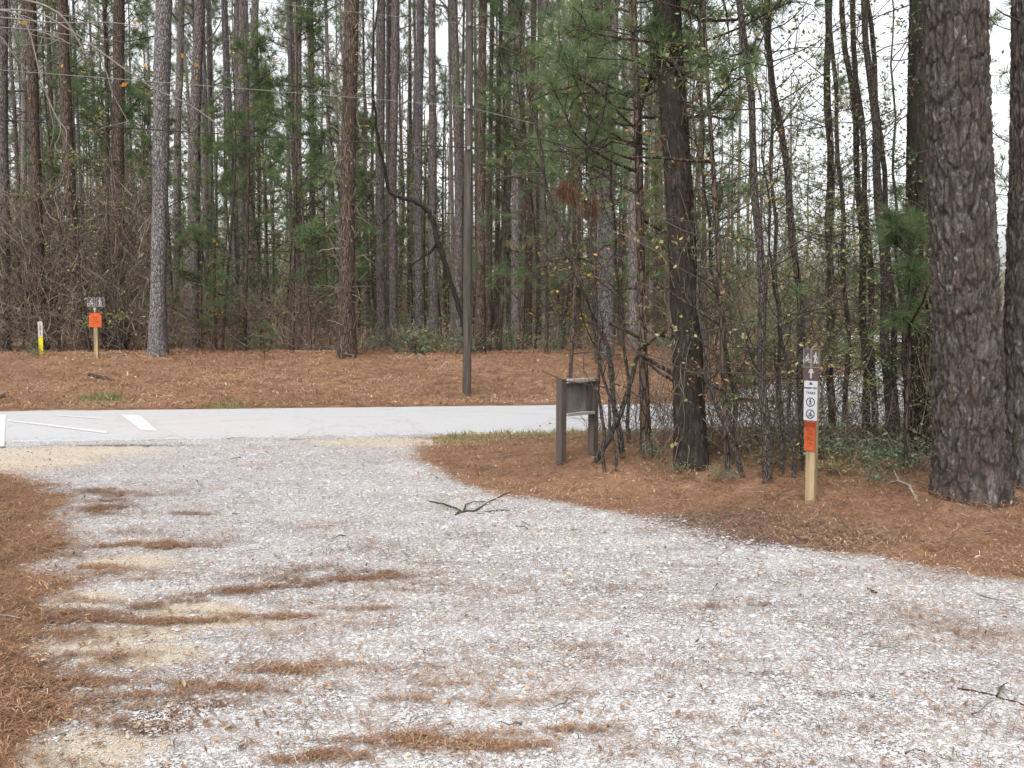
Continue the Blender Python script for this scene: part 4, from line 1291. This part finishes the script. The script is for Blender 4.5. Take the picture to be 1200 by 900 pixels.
def brush(n, px, ys, hmax, lean, K, wig, grav, r0, mb, L=(1, 2), z0=0.0, leaf=.3, lmat=1, ls=.07):
    y = rng.uniform(*ys, n); x = (rng.uniform(*px, n) - CX) / F * y
    ok = (seg_dist(x, y, LANE) > 3.6) & ((y > road_far(x) + .6) | (y < road_near(x) - .6)) & (gravel_sd(x, y) > .5)
    x, y = x[ok], y[ok]; n = len(x)
    b = np.stack([x, y, height(x, y) + (rng.random(n) ** 1.3) * hmax * z0], 1)
    d = np.stack([rng.normal(0, lean, n), rng.normal(0, lean, n), np.ones(n)], 1)
    C = curves(b, d, rng.uniform(*L, n) , K, wig, grav)
    g0 = height(C[..., 0].ravel(), C[..., 1].ravel()).reshape(C.shape[:2]); C[..., 2] = np.maximum(C[..., 2], g0 + .01)
    mb.add(*tubes(C, taper(n, K, r0 * rng.uniform(.6, 1.3, n), r0 * .35), 3), rnd=np.repeat(rng.random(n), K * 3))
    m = int(n * leaf)
    if m:
        V, f, r = leaves(C[rng.integers(0, n, m), rng.integers(1, K, m)] + rng.normal(0, .03, (m, 3)), ls, ls * .55); mb.add(V, f, lmat, r)


mb = MB()
brush(4600, (-60, 185), (24.6, 31), 4.6, .55, 8, .28, -.07, .0075, mb, (.8, 2.2), .9, 1.2)
brush(2300, (185, 412), (24.6, 31), 1.9, .9, 7, .34, -.08, .0048, mb, (.5, 1.6), .7, 1.6)
brush(300, (405, 560), (24.6, 31), 1.0, .7, 7, .3, -.05, .005, mb, (.3, 1.0), .4, 1.5)
brush(420, (550, 800), (24.8, 31), 1.0, .7, 7, .3, -.05, .005, mb, (.3, 1.1), .4, 1.5)
brush(2300, (-60, 800), (36, 60), 5.0, .6, 7, .26, -.03, .011, mb, (1.0, 3.2), .9, .5, 1, .12)
brush(500, (800, 1260), (36, 62), 3.0, .6, 7, .26, -.03, .011, mb, (1.0, 3.2), .9, .5, 1, .12)
brush(4600, (-60, 1260), (30, 60), 6.0, .6, 5, .3, -.03, .006, mb, (.6, 1.6), .97, 8, 2, .13)
o = mb.build('undergrowth', [M['twig_brown'], M['leaf_brown'], M['leaf_dull']]); tag(o, 'grey brown tangle of bare twigs and vines below the pines', None, None, 'stuff')
mb = MB()
brush(260, (815, 975), (9.9, 12.2), 2.6, .4, 8, .18, -.01, .0045, mb, (.7, 2.2), .35, .8, 1, .05)
brush(420, (825, 1090), (9.8, 11.2), .35, .7, 7, .26, -.05, .004, mb, (.25, .7), .2, 1.8, 2, .045)
brush(330, (815, 1100), (9.8, 11.8), .8, .7, 9, .3, -.03, .0032, mb, (.5, 1.6), .5, .8, 1, .045)
brush(200, (690, 820), (10.2, 12.4), 1.2, .5, 7, .2, -.02, .004, mb, (.3, 1.2), .3, .6, 1, .05)
brush(560, (830, 1110), (10.4, 12.6), 4.2, .6, 8, .2, -.02, .003, mb, (.6, 1.6), .95, 10, 3, .052)
brush(260, (850, 1100), (9.9, 11.5), 2.4, .6, 8, .2, -.02, .003, mb, (.5, 1.3), 1, 10, 2, .055)
brush(190, (815, 1000), (10, 12.4), 3.2, .6, 9, .22, -.02, .0032, mb, (.6, 2.0), .6, 1, 1, .04)
o = mb.build('vine_thicket', [M['twig_brown'], M['leaf_brown'], M['leaf_green'], M['leaf_dull']]); tag(o, 'tangled bare vines and twigs among the island saplings', None, None, 'stuff')

# vines and leaves climbing the mossy trunk (part of that tree)
mb = MB()
n = 60; az = rng.uniform(0, 2 * pi, n); zz = rng.uniform(0, 2, n); rr_ = np.interp(zz, vP[:, 2], vR) + .01
b = np.stack([np.interp(zz, vP[:, 2], vP[:, 0]) + rr_ * np.cos(az), rr_ * np.sin(az), zz], 1)
C = curves(b, np.stack([rng.normal(0, .3, n), rng.normal(0, .3, n), np.ones(n)], 1), rng.uniform(.6, 2.2, n), 8, .15)
r2 = np.hypot(C[..., 0], C[..., 1]); tgt = np.interp(C[..., 2], vP[:, 2], vR) + .012
C[..., 0] *= tgt / r2; C[..., 1] *= tgt / r2
mb.add(*tubes(C, taper(n, 8, .008, .003), 4), rnd=np.repeat(rng.random(n), 32))
e = C[rng.integers(0, n, 900), rng.integers(0, 8, 900)] + rng.normal(0, .06, (900, 3))
V, f, r = leaves(e, .06, .045); mb.add(V, f, 1, r * .8)
mb.build('vine', [M['twig'], M['leaf_green']], viney)

# ------------------------------------------------------------------ far woods: reads as one mass
mb = MB()
n = 230; y = rng.uniform(84, 125, n); x = rng.uniform(-.62, .62, n) * y; kp = (x / y < .17) | (rng.random(n) < .3); x, y = x[kp], y[kp]; n = len(x)
H_ = rng.uniform(16, 24, n); zs = np.linspace(0, 1, 5)
P = np.stack([np.repeat(x[:, None], 5, 1) + rng.normal(0, .15, (n, 5)), np.repeat(y[:, None], 5, 1), height(x, y)[:, None] + H_[:, None] * zs], -1)
mb.add(*tubes(P, taper(n, 5, rng.uniform(.14, .26, n), .05), 5), rnd=np.repeat(rng.random(n) * .8 + .2, 25))
n = 85000; y = rng.uniform(80, 125, n); x = rng.uniform(-.64, .64, n) * y
z = np.where(rng.random(n) < .78, rng.random(n) ** 1.25 * 11.5, 11 + 11 * rng.random(n))
clump = vnoise(x * .35 + 3, z * .4 + y * .3) + .35 * (z < 5) + .16 * (z < 9.5)
ok = (clump > .52) & ((x / y < .16) | (z < 6.5)) & ((z < 9) | (rng.random(n) < .5)); x, y, z = x[ok], y[ok], z[ok]
V, f, r = leaves(np.stack([x, y, z + .3], 1), .75, .42, .4); mb.add(V, f, 1, r)
n = 5000; y = rng.uniform(62, 90, n); x = rng.uniform(-.6, .6, n) * y; ok = seg_dist(x, y, LANE) > 3; x, y = x[ok], y[ok]; n = len(x)
C = curves(np.stack([x, y, rng.random(n) ** 1.5 * 4], 1), np.stack([rng.normal(0, .5, n), rng.normal(0, .5, n), np.ones(n)], 1), rng.uniform(1, 3.5, n), 5, .25)
mb.add(*tubes(C, taper(n, 5, .03, .01), 3), rnd=np.repeat(rng.random(n), 15))
o = mb.build('far_woods', [M['twig'], leaf_mat('far_foliage', [(0, (.16, .19, .14)), (.5, (.25, .275, .20)), (.85, (.33, .32, .24)), (1, (.34, .28, .21))], .5)]); tag(o, 'distant wood closing the view behind the pines', None, None, 'stuff')

# ------------------------------------------------------------------ utility pole and wires
g_ = ground(547, 464)
pY = g_[1]
root = thing('utility_pole', 'weathered round utility pole on the bank beyond the road', 'utility pole', tuple(g_))
top = at(550.5, 0, pY); Hp = 9.0
zs = np.linspace(-.1, Hp, 30); dx = (top[0] - g_[0]) / (top[2] - g_[2])
P = np.stack([zs * dx, zs * 0, zs], 1)
mb = MB(); mb.add(*tubes(P, np.interp(zs, [0, Hp], [.084, .066]), 14)); mb.add(*tubes(np.array([[dx * Hp, 0, Hp], [dx * Hp, 0, Hp + .02], [dx * Hp, 0, Hp + .03]]), np.array([.075, .05, .001]), 14))
mb.build('shaft', M['post_grey'], root, True)
WIRES = [([(0, 82), (300, 105)], (546, 125), [(720, 168), (900, 206)], 'cable_pale', .0055, 'pale sagging wire meeting the utility pole at middle height', 15.5),
         ([(0, 140), (300, 160)], (546, 173), [(640, 176), (800, 186)], 'cable_dark', .010, 'black communication cable, lowest line on the utility pole', 15.5),
         ([(0, -32), (330, 5)], (546, 28), [(720, 60), (900, 92)], 'cable_pale', .004, 'highest pale wire reaching the utility pole', 15.5)]
for lft, mid, rgt, mt, rad, lab, yl in WIRES:
    pm = at(mid[0], mid[1], pY - .11)
    hz = pm[2] - g_[2]
    mb = MB(); mb.box((hz * dx, -.09, hz), (.05, .05, .06)); mb.add(*tubes(np.array([[hz * dx, -.07, hz], [hz * dx, -.13, hz]]), np.array([.025, .025]), 8))
    mb.build('insulator', M['metal'], root)
    pts = [at(lft[0][0] - 130, lft[0][1] - (lft[1][1] - lft[0][1]) * .43, yl - .8), at(*lft[0], yl), at(*lft[1], yl + (pY - yl) * .55), pm, at(*rgt[0], pY + 1.0), at(*rgt[1], pY + 2.2), at(1330, rgt[1][1] + 60, pY + 5)]
    pts = np.array(pts); t = np.linspace(0, 3, 30); A = np.stack([np.interp(t, range(4), pts[:4, i]) for i in range(3)], 1)
    t2 = np.linspace(3, 6, 24)[1:]; B = np.stack([np.interp(t2, range(7), pts[:, i]) for i in range(3)], 1)
    for Q in (A,):
        for _ in range(12): Q[1:-1] = (Q[:-2] + 2 * Q[1:-1] + Q[2:]) / 4
    C = np.concatenate([A, B])
    mb = MB(); mb.add(*tubes(C - pm, np.full(len(C), rad), 6))
    o = mb.build('overhead_wire', M[mt], None, True, loc=tuple(pm)); tag(o, lab, 'wire')

# ------------------------------------------------------------------ wooden notice board
gl = ground(657.5, 545); gr = ground(695, 534)
d = gr - gl; W = float(np.hypot(d[0], d[1])); rz = math.atan2(d[1], d[0])
Hb = 100.0 / F * gl[1] + .01
root = thing('notice_board', 'empty weathered notice board on two dark posts near the road', 'notice board', tuple(gl), rz)
for xx, nm in ((0, 0), (W, 1)):
    mb = MB(); hh = Hb if nm == 0 else Hb - .015
    mb.box((xx, 0, hh / 2 - .1), (.072, .078, hh + .2)); mb.build('post', M['post_dark'], root)
ph = .31
mb = MB(); mb.box((W / 2, .02, Hb - ph / 2 - .05), (W - .076, .02, ph)); mb.build('panel', M['panel'], root)
mb = MB(); mb.box((W / 2, -.01, Hb - .02), (W - .076, .10, .03)); mb.build('cap_rail', M['wood_cap'], root)
mb = MB(); mb.box((W / 2, -.015, Hb - ph - .055), (W - .076, .085, .028)); mb.build('bottom_rail', M['wood_cap'], root)
mb = MB(); mb.box((W - .068, -.006, Hb - ph / 2 - .04), (.06, .035, ph - .03)); mb.build('side_shadow', M['post_dark'], root)  # dark strip standing in for the shadow at the panel's right side

# ------------------------------------------------------------------ signs


def lettering(txt, size, mat, parent, loc, name='lettering'):
    cu = bpy.data.curves.new('lettering', 'FONT'); cu.body = txt; cu.size = size; cu.align_x = 'CENTER'; cu.align_y = 'CENTER'; cu.extrude = .0008
    cu.offset = size * .015
    to = bpy.data.objects.new('tmp_text', cu); COL.objects.link(to)
    bpy.context.view_layer.update()
    me = bpy.data.meshes.new_from_object(to.evaluated_get(bpy.context.evaluated_depsgraph_get()))
    bpy.data.objects.remove(to)
    me.materials.clear(); me.materials.append(M[mat])
    o = put(name, me, parent, loc); o.rotation_euler = (pi / 2, 0, 0)
    return o


def cyclist(mb, cx, cz, s, y0, t=.002):
    mb.ring((cx - .28 * s, cz - .30 * s), .17 * s, .06 * s, y0, t); mb.ring((cx + .28 * s, cz - .30 * s), .17 * s, .06 * s, y0, t)
    mb.bar((cx - .28 * s, cz - .3 * s), (cx, cz - .28 * s), .05 * s, t, y0); mb.bar((cx, cz - .28 * s), (cx + .2 * s, cz - .02 * s), .05 * s, t * 1.1, y0)
    mb.bar((cx + .28 * s, cz - .3 * s), (cx + .18 * s, cz + .05 * s), .05 * s, t * 1.2, y0)
    mb.bar((cx - .02 * s, cz - .26 * s), (cx + .06 * s, cz - .04 * s), .09 * s, t * 1.3, y0); mb.bar((cx + .06 * s, cz - .04 * s), (cx - .16 * s, cz + .02 * s), .10 * s, t * 1.4, y0)
    mb.bar((cx - .16 * s, cz), (cx + .04 * s, cz + .26 * s), .14 * s, t * 1.5, y0); mb.bar((cx + .04 * s, cz + .22 * s), (cx + .2 * s, cz + .05 * s), .07 * s, t * 1.6, y0)
    mb.disc((cx + .12 * s, cz + .38 * s), .09 * s, y0, t)


def hiker(mb, cx, cz, s, y0, t=.002):
    mb.disc((cx, cz + .40 * s), .09 * s, y0, t)
    mb.bar((cx, cz + .29 * s), (cx - .03 * s, cz - .04 * s), .17 * s, t, y0)
    mb.bar((cx - .03 * s, cz - .02 * s), (cx + .11 * s, cz - .46 * s), .10 * s, t * 1.1, y0); mb.bar((cx - .04 * s, cz - .02 * s), (cx - .16 * s, cz - .46 * s), .10 * s, t * 1.2, y0)
    mb.bar((cx, cz + .22 * s), (cx + .16 * s, cz + .02 * s), .06 * s, t * 1.3, y0); mb.bar((cx - .13 * s, cz + .27 * s), (cx - .14 * s, cz + .06 * s), .11 * s, t * 1.4, y0)
    mb.bar((cx + .17 * s, cz + .10 * s), (cx + .20 * s, cz - .44 * s), .03 * s, t, y0)


def arrow(mb, cx, cz, s, y0, t=.002):
    mb.prism([(cx - .28 * s, cz + .02 * s), (cx - .10 * s, cz + .02 * s), (cx - .07 * s, cz - .5 * s), (cx + .07 * s, cz - .5 * s), (cx + .10 * s, cz + .02 * s), (cx + .28 * s, cz + .02 * s), (cx + .1 * s, cz + .42 * s), (cx - .1 * s, cz + .42 * s)], y0, t)


def frame(mb, cx, cz, w, h, b, y0, t=.002):
    for q in (((cx - w / 2, cz - h / 2), (cx + w / 2, cz - h / 2)), ((cx - w / 2, cz + h / 2), (cx + w / 2, cz + h / 2))): mb.bar(*q, b, t, y0)
    for q in (((cx - w / 2, cz - h / 2), (cx - w / 2, cz + h / 2)), ((cx + w / 2, cz - h / 2), (cx + w / 2, cz + h / 2))): mb.bar(*q, b, t * .9, y0)


# near sign post (square post turned so that its right side shows)
gs = ground(950, 590)
k = gs[1] / F                                    # metres per photo pixel there
Hs = 182 * k
root = thing('trail_sign_post', 'square wooden post with trail signs at the gravel edge before the saplings', 'trail sign', (gs[0], gs[1], gs[2]), radians(-41))
mb = MB(); w = .078
bev = .008
prof = [(-w / 2 + bev, -w / 2), (w / 2 - bev, -w / 2), (w / 2, -w / 2 + bev), (w / 2, w / 2 - bev), (w / 2 - bev, w / 2), (-w / 2 + bev, w / 2), (-w / 2, w / 2 - bev), (-w / 2, -w / 2 + bev)]
v = [(a, c, -.15) for a, c in prof] + [(a, c, Hs) for a, c in prof]
mb.add(v, [[i, (i + 1) % 8, 8 + (i + 1) % 8, 8 + i] for i in range(8)]); mb.add(v, [list(range(8, 16))])
mb.build('post', M['post_new'], root)
zf = lambda py: (590 - py) * k
y0 = -w / 2


def plate(nm, mat, pyt, pyb, wd, off=0.0, th=.005, lines=()):
    mb = MB(); mb.box((off, y0 - th / 2 - .001, (zf(pyt) + zf(pyb)) / 2), (wd, th, zf(pyt) - zf(pyb)))
    k0 = len(mb.m)
    for a, c, lw in lines: mb.bar(a, c, lw, .001, y0 - th - .001)
    for i in range(k0, len(mb.m)): mb.m[i][:] = 1
    return mb.build(nm, [M[mat], M['ink_red']], root), y0 - th - .001


p, yy = plate('pictogram_sign', 'sign_brown', 408, 444.5, .138)
mb = MB(); cz = zf(418.5)
frame(mb, -.034, cz, .060, .146, .0022, yy); frame(mb, .034, cz, .060, .146, .0022, yy)
cyclist(mb, -.036, cz, .074, yy); hiker(mb, .037, cz, .095, yy); arrow(mb, 0, zf(436), .085, yy)
mb.build('pictogram', M['white'], p)
p, yy = plate('rules_sign', 'sign_white', 445, 491.5, .112, .0)
mb = MB()
mb.prism([(-.016, zf(449.5)), (.016, zf(449.5)), (0, zf(445.8))], yy, .001)
for py in (470, 484):
    cz = zf(py); mb.ring((0, cz), .034, .007, yy, .0015, 24)
    (hiker if py == 470 else cyclist)(mb, 0, cz, .052, yy, .0012)
mb.build('symbol', M['ink'], p)
lettering('PERMITTED', .0215, 'ink', p, (0, yy - .0008, zf(453.6)))
lettering('TRAILS', .026, 'ink', p, (0, yy - .0008, zf(459.2)))
p, yy = plate('orange_notice', 'sign_rust', 493, 527.5, .095, lines=[((-.031, zf(504 + i * 3.6)), (.031 - .012 * (i % 3), zf(504 + i * 3.6)), .0045) for i in range(6)])
mb = MB(); mb.box((0, yy - .001, zf(496.5)), (.090, .0016, 6.0 * k)); mb.build('header_band', M['sign_red'], p)

# far sign post
gs = ground(113.5, 420)
k = gs[1] / F
root = thing('trail_sign_post', 'slim post with orange notice and hiker sign across the road', 'trail sign', tuple(gs), radians(4))
w = .088; y0 = -w / 2
zf = lambda py: (420 - py) * k
mb = MB(); mb.box((0, 0, zf(361) / 2 - .1), (w, w, zf(361) + .2)); mb.build('post', M['post_new'], root)
p, yy = plate('pictogram_sign', 'sign_brown', 348.6, 360.4, 20.0 * k, .02, .008)
mb = MB(); cz = zf(354.5)
frame(mb, -.095 + .02, cz, .17, .20, .006, yy); frame(mb, .115 + .02, cz, .17, .20, .006, yy)
cyclist(mb, -.075, cz, .17, yy); hiker(mb, .125, cz, .19, yy); mb.build('pictogram', M['white'], p)
p, yy = plate('arrow_sign', 'sign_brown', 360.5, 366.6, 4.6 * k)
mb = MB(); arrow(mb, 0, zf(363.2), .13, yy); mb.build('arrow', M['white'], p)
p, yy = plate('orange_notice', 'sign_orange', 367, 383.5, 14.0 * k, .005, lines=[((-.07, zf(371.5 + i * 2.6)), (.08 - .03 * (i % 2), zf(371.5 + i * 2.6)), .010) for i in range(4)])
mb = MB()
for sx in (-1, 1): mb.prism([(sx * .125 - .022 + .005, zf(367.6)), (sx * .125 + .022 + .005, zf(367.6)), (sx * .125 + .018 + .005, zf(369.7)), (sx * .125 - .018 + .005, zf(369.7))][::1], yy, .002)
mb.build('corner_mark', M['sign_red'], p)

# yellow marker
gs = ground(48.5, 418)
k = gs[1] / F
root = thing('marker_post', 'narrow yellow marker post with white lettered top by the forest edge', 'marker post', tuple(gs), radians(3))
zf = lambda py: (418 - py) * k
w = 5.2 * k


def strip(nm, mat, a, c, th=.014):
    mb = MB(); zc = (zf(a) + zf(c)) / 2; hh = zf(a) - zf(c)
    mb.box((0, 0, zc), (w * .55, th, hh)); mb.box((-w * .385, -.006, zc), (w * .22, th, hh)); mb.box((w * .385, -.006, zc), (w * .22, th, hh))
    return mb.build(nm, M[mat], root)


strip('yellow_base', 'yellow', 395.3, 421)
p = strip('white_top', 'marker_white', 377, 395)
for i, ch in enumerate('CABLE'):
    lettering(ch, .075, 'ink', p, (0, -.0085, zf(380.3 + i * 2.9)))

# pale boulder and wooden rail by the lane
x, y = at(988, 400, 36)[0], 36.0
mb = MB()
u = np.linspace(0, 2 * pi, 28, endpoint=False); vv = np.linspace(.02, pi - .02, 16)
TH, PH = np.meshgrid(u, vv)
rr_ = .42 * (1 + .28 * (fbm(np.cos(TH) * 1.5 + 3, np.sin(TH) * 1.5 + PH * 1.3, 3, 1.4) - .5)) * (1 - .22 * np.cos(PH))
V = np.stack([rr_ * np.sin(PH) * np.cos(TH) * .85, rr_ * np.sin(PH) * np.sin(TH) * .7, .46 + 1.2 * rr_ * np.cos(PH)], -1)
idx = np.arange(28 * 16).reshape(16, 28)
mb.add(V.reshape(-1, 3), np.stack([idx[:-1], np.roll(idx[:-1], -1, 1), np.roll(idx[1:], -1, 1), idx[1:]], -1).reshape(-1, 4))
o = mb.build('boulder', M['boulder'], None, False, loc=(x, y, hgt(x, y) - .02)); tag(o, 'pale rounded boulder behind the brown wooden rail by the lane', 'boulder')
xa, xb = at(976, 405, 33)[0], at(1066, 405, 33)[0]
root = thing('rail_fence', 'low brown wooden rail seen through the saplings by the lane', 'fence', (xa, 33, hgt(xa, 33)))
hr = at(1000, 405, 33)[2] - hgt(xa, 33)
mb = MB(); mb.box(((xb - xa) / 2, 0, hr), (xb - xa + .3, .09, .26)); mb.build('rail', M['rail'], root)
for q in (0.05, .5, .95):
    mb = MB(); mb.box(((xb - xa) * q, .09, hr / 2), (.13, .09, hr + .25)); mb.build('post', M['rail'], root)

# ------------------------------------------------------------------ fallen wood


def stick(name, label, paths, cat='branch', mat='bark_dead', lift=0.0):
    mb = MB(); o0 = None
    for path in paths:
        w = []
        for p in path:
            g_ = ground(p[0], p[1]); w.append((g_[0], g_[1], g_[2] + .012 + (p[3] if len(p) > 3 else 0)))
        w = np.array(w); o0 = w[0].copy() if o0 is None else o0
        rad = np.array([p[2] for p in path]) / 2 * w[0, 1] / F
        t = np.linspace(0, len(w) - 1, len(w) * 4)
        pp = np.stack([np.interp(t, range(len(w)), w[:, i]) for i in range(3)], 1)
        rr = np.interp(t, range(len(w)), rad) * rng.uniform(.8, 1.15, len(t))
        pp[:, 2] += rr * .8
        pp[:, :2] += .004 * rng.normal(size=(len(t), 2))
        mb.add(*tubes(pp - o0, rr, 7))
    return tag(mb.build(name, M[mat], None, True, loc=tuple(o0)), label, cat)


stick('fallen_branch', 'dark forked branch lying in the middle of the gravel', [[(500, 589, 1), (518, 594, 1.6, .01), (535, 600, 2.2, .01), (541, 603, 2)], [(535, 604, 2), (545, 602, 3), (556, 602, 3), (563, 598, 2, .005), (573, 591, 1.7, .005), (590, 583, 1.3, .005), (609, 575, .8, .005)],
      [(543, 602, 2), (546, 595, 1.4, .01), (556, 593, 1.1, .02), (570, 592.5, .9, .02)], [(533, 606, 1.5), (538, 604, 2.2), (545, 603, 2.6)]])
stick('fallen_twig', 'thin straight twig lying beside the forked branch', [[(566, 603, 1.4), (582, 601, 1.8), (597, 600.5, 1.4)]])
stick('fallen_branch', 'slim brown stick with a side twig on the gravel near the corner', [[(1122, 812, 2.6), (1145, 816, 2.4), (1165, 821, 2.4), (1200, 832, 2.8), (1240, 842, 2.2)], [(1168, 822, 2.5), (1173, 817, 2, .02), (1180, 814, 1.2, .03)]], 'branch', 'bark_smooth')
stick('fallen_branch', 'dark stick lying on the straw bank across the road', [[(103, 441, 3.5), (115, 443.5, 4), (132, 447, 3)]])
stick('fallen_branch', 'bare pale branch on straw between sign post and giant pine', [[(1038, 571, 3, .01), (1052, 575, 2.5, .06), (1066, 582, 3, .06), (1075, 592, 2)], [(1052, 575, 2, .06), (1048, 567, 1.5, .1)]], 'branch', 'log')
stick('fallen_branch', 'thin grey branch propped toward the giant pine foot', [[(1055, 538, 2, .04), (1075, 546, 2.5, .08), (1100, 547, 2.5, .06)], [(1078, 546, 1.6, .08), (1096, 556, 1.5, .03)]], 'branch', 'log')
stick('fallen_twig', 'short dark twig on the gravel near the bottom', [[(1052, 889, 1.2), (1066, 886, 2.4), (1085, 887, 1.6)]])
stick('fallen_twig', 'small dark bark chip lying on the open gravel', [[(1017, 694, 2), (1023, 697, 4), (1027, 698.5, 2.5)]])
stick('fallen_log', 'bleached log on the forest floor beside the vine-clad pine', [[(362, 412, 6), (380, 411, 6.5), (396, 411, 5)]], 'log', 'log')
stick('fallen_log', 'long pale log lying behind the shrubs beyond the road', [[(600, 414, 3.5), (640, 412, 4.5), (668, 411, 3)]], 'log', 'log')
stick('fallen_branch', 'white broken limb on the bank at the picture edge', [[(-12, 472, 6), (0, 467, 6), (6, 464, 5)]], 'branch', 'twig_pale')

# bare hardwood whose twigs hang into the top corner; its trunk stands outside the frame
by = 6.6
tw = [
 [(-330, 40, 12), (-180, -20, 9), (-60, -8, 6), (20, -2, 4), (50, 5, 4), (72, 17, 3.5), (84, 34, 3), (97, 57, 2.5), (98, 62, 2)],
 [(-200, 40, 6), (-60, 20, 4), (0, 20, 3), (60, 27, 2.5), (130, 26, 2), (160, 30, 1.5)],
 [(-200, 20, 6), (-60, 4, 4), (25, 15, 3), (36, 40, 2.6), (44, 75, 2.4), (54, 110, 2.4), (66, 138, 2.4), (78, 152, 2), (78, 166, 1.5)],
 [(-100, 15, 4), (40, 10, 3), (90, 40, 2.5), (120, 62, 2.5), (150, 84, 2.4), (180, 104, 2), (222, 122, 1.8), (250, 142, 1.6), (264, 153, 1.2)],
 [(110, 56, 2), (125, 84, 1.8), (131, 108, 1.6), (142, 128, 1.4), (152, 146, 1.0)],
 [(-80, 30, 3), (0, 40, 2), (20, 70, 1.6), (36, 86, 1.3)], [(44, 36, 1.6), (70, 44, 1.4), (82, 52, 1)], [(0, 32, 2), (40, 35, 1.8), (90, 42, 1.3)],
]
bx0 = -4.35
root = thing('bare_tree', 'bare pale twigs with a few orange leaves hanging in the top corner', 'tree', (bx0, by, hgt(bx0, by)))
o0 = np.array([bx0, by, hgt(bx0, by)])
zs = np.linspace(0, 7, 14); P = np.stack([.12 * np.sin(zs * .6), .1 * np.sin(zs * .5), zs], 1)
mb = MB(); mb.add(*tubes(P, .11 * (1 - .1 * zs), 10)); mb.build('trunk', M['bark_smooth'], root, True)
mb = MB(); ends = []
for j, path in enumerate(tw):
    w = np.array([at(p[0], p[1], by + .5 * sin(j * 1.9)) for p in path])
    if path[0][0] == -330: w[0] = o0 + np.array([.03, 0, 3.3])
    t = np.linspace(0, len(w) - 1, len(w) * 4)
    pp = np.stack([np.interp(t, range(len(w)), w[:, i]) for i in range(3)], 1)
    s = pp.copy(); s[1:-1] = pp[:-2] * .25 + pp[1:-1] * .5 + pp[2:] * .25
    mb.add(*tubes(s - o0, np.interp(t, range(len(w)), [p[2] * .72 for p in path]) / 2 * by / F, 6)); ends.append(s - o0)
for j in (1, 2, 5):   # tie side twigs back to the trunk
    e = ends[j][0]; st0 = np.array([.05, 0, e[2] - .4])
    mb.add(*tubes(np.array([st0, (st0 + e) / 2 + [0, 0, .1], e]), np.array([.03, .022, .014]), 6))
e = ends[3][0]; mb.add(*tubes(np.array([ends[0][4], (ends[0][4] + e) / 2, e]), np.array([.015, .012, .01]), 6))
a = np.concatenate(ends); nb = 60
b = a[rng.integers(0, len(a), nb)]
C = curves(b, rand_dirs(nb) + np.array([.5, 0, -.3]), rng.uniform(.08, .35, nb), 5, .2, -.03)
mb.add(*tubes(C, taper(nb, 5, .003, .0014), 4))
mb.build('branch', M['twig_pale'], root, True)
lf = [(24, 28), (73, 75), (150, 97), (172, 78), (148, 100), (192, 90), (231, 74), (155, 24), (181, 120), (212, 62), (177, 79), (34, 114)]
C = np.array([at(p[0], p[1], by) for p in lf]) - o0
V, f, r = leaves(C, .05, .03); mb = MB(); mb.add(V, f, 0, r * .3 + .7); mb.build('foliage', leaf_mat('orange_leaves', [(0, (.35, .16, .06)), (1, (.62, .32, .07))]), root)

# ------------------------------------------------------------------ sky, sun, camera
w = bpy.data.worlds.new('World'); S.world = w; w.use_nodes = True
nt = w.node_tree; nt.nodes.clear()
sky = nt.nodes.new('ShaderNodeTexSky'); sky.sky_type = 'NISHITA'; sky.sun_disc = False
EL, AZ = radians(52), radians(200)
sky.sun_elevation = EL; sky.sun_rotation = AZ; sky.dust_density = 4.0; sky.ozone_density = 1.0; sky.air_density = 1.0
hs = nt.nodes.new('ShaderNodeHueSaturation'); hs.inputs['Saturation'].default_value = .12
bg = nt.nodes.new('ShaderNodeBackground'); bg.inputs[1].default_value = .15
out = nt.nodes.new('ShaderNodeOutputWorld')
nt.links.new(sky.outputs[0], hs.inputs['Color']); nt.links.new(hs.outputs[0], bg.inputs[0]); nt.links.new(bg.outputs[0], out.inputs[0])
sl = bpy.data.lights.new('sun', 'SUN'); sl.energy = 1.1; sl.angle = radians(28); sl.color = (1, .96, .9)
so = bpy.data.objects.new('sun', sl); COL.objects.link(so)
so.rotation_euler = (pi / 2 - EL, 0, -AZ + pi)  # light comes from azimuth AZ (clockwise from +Y)
cd = bpy.data.cameras.new('camera'); cd.sensor_width = 36; cd.lens = F / 1200 * 36; cd.clip_end = 2000; cd.clip_start = .05
co = bpy.data.objects.new('camera', cd); COL.objects.link(co)
co.location = (0, 0, CAMH); co.rotation_euler = (pi / 2 - PITCH, 0, 0)
S.camera = co
S.view_settings.view_transform = 'Standard'; S.view_settings.look = 'None'; S.view_settings.gamma = 1
S.view_settings.exposure = 1.1
S.cycles.max_bounces = 5; S.cycles.diffuse_bounces = 4; S.cycles.glossy_bounces = 1; S.cycles.transmission_bounces = 3; S.cycles.transparent_max_bounces = 4
S.cycles.use_denoising = True
S.cycles.use_adaptive_sampling = True; S.cycles.adaptive_threshold = 0.02
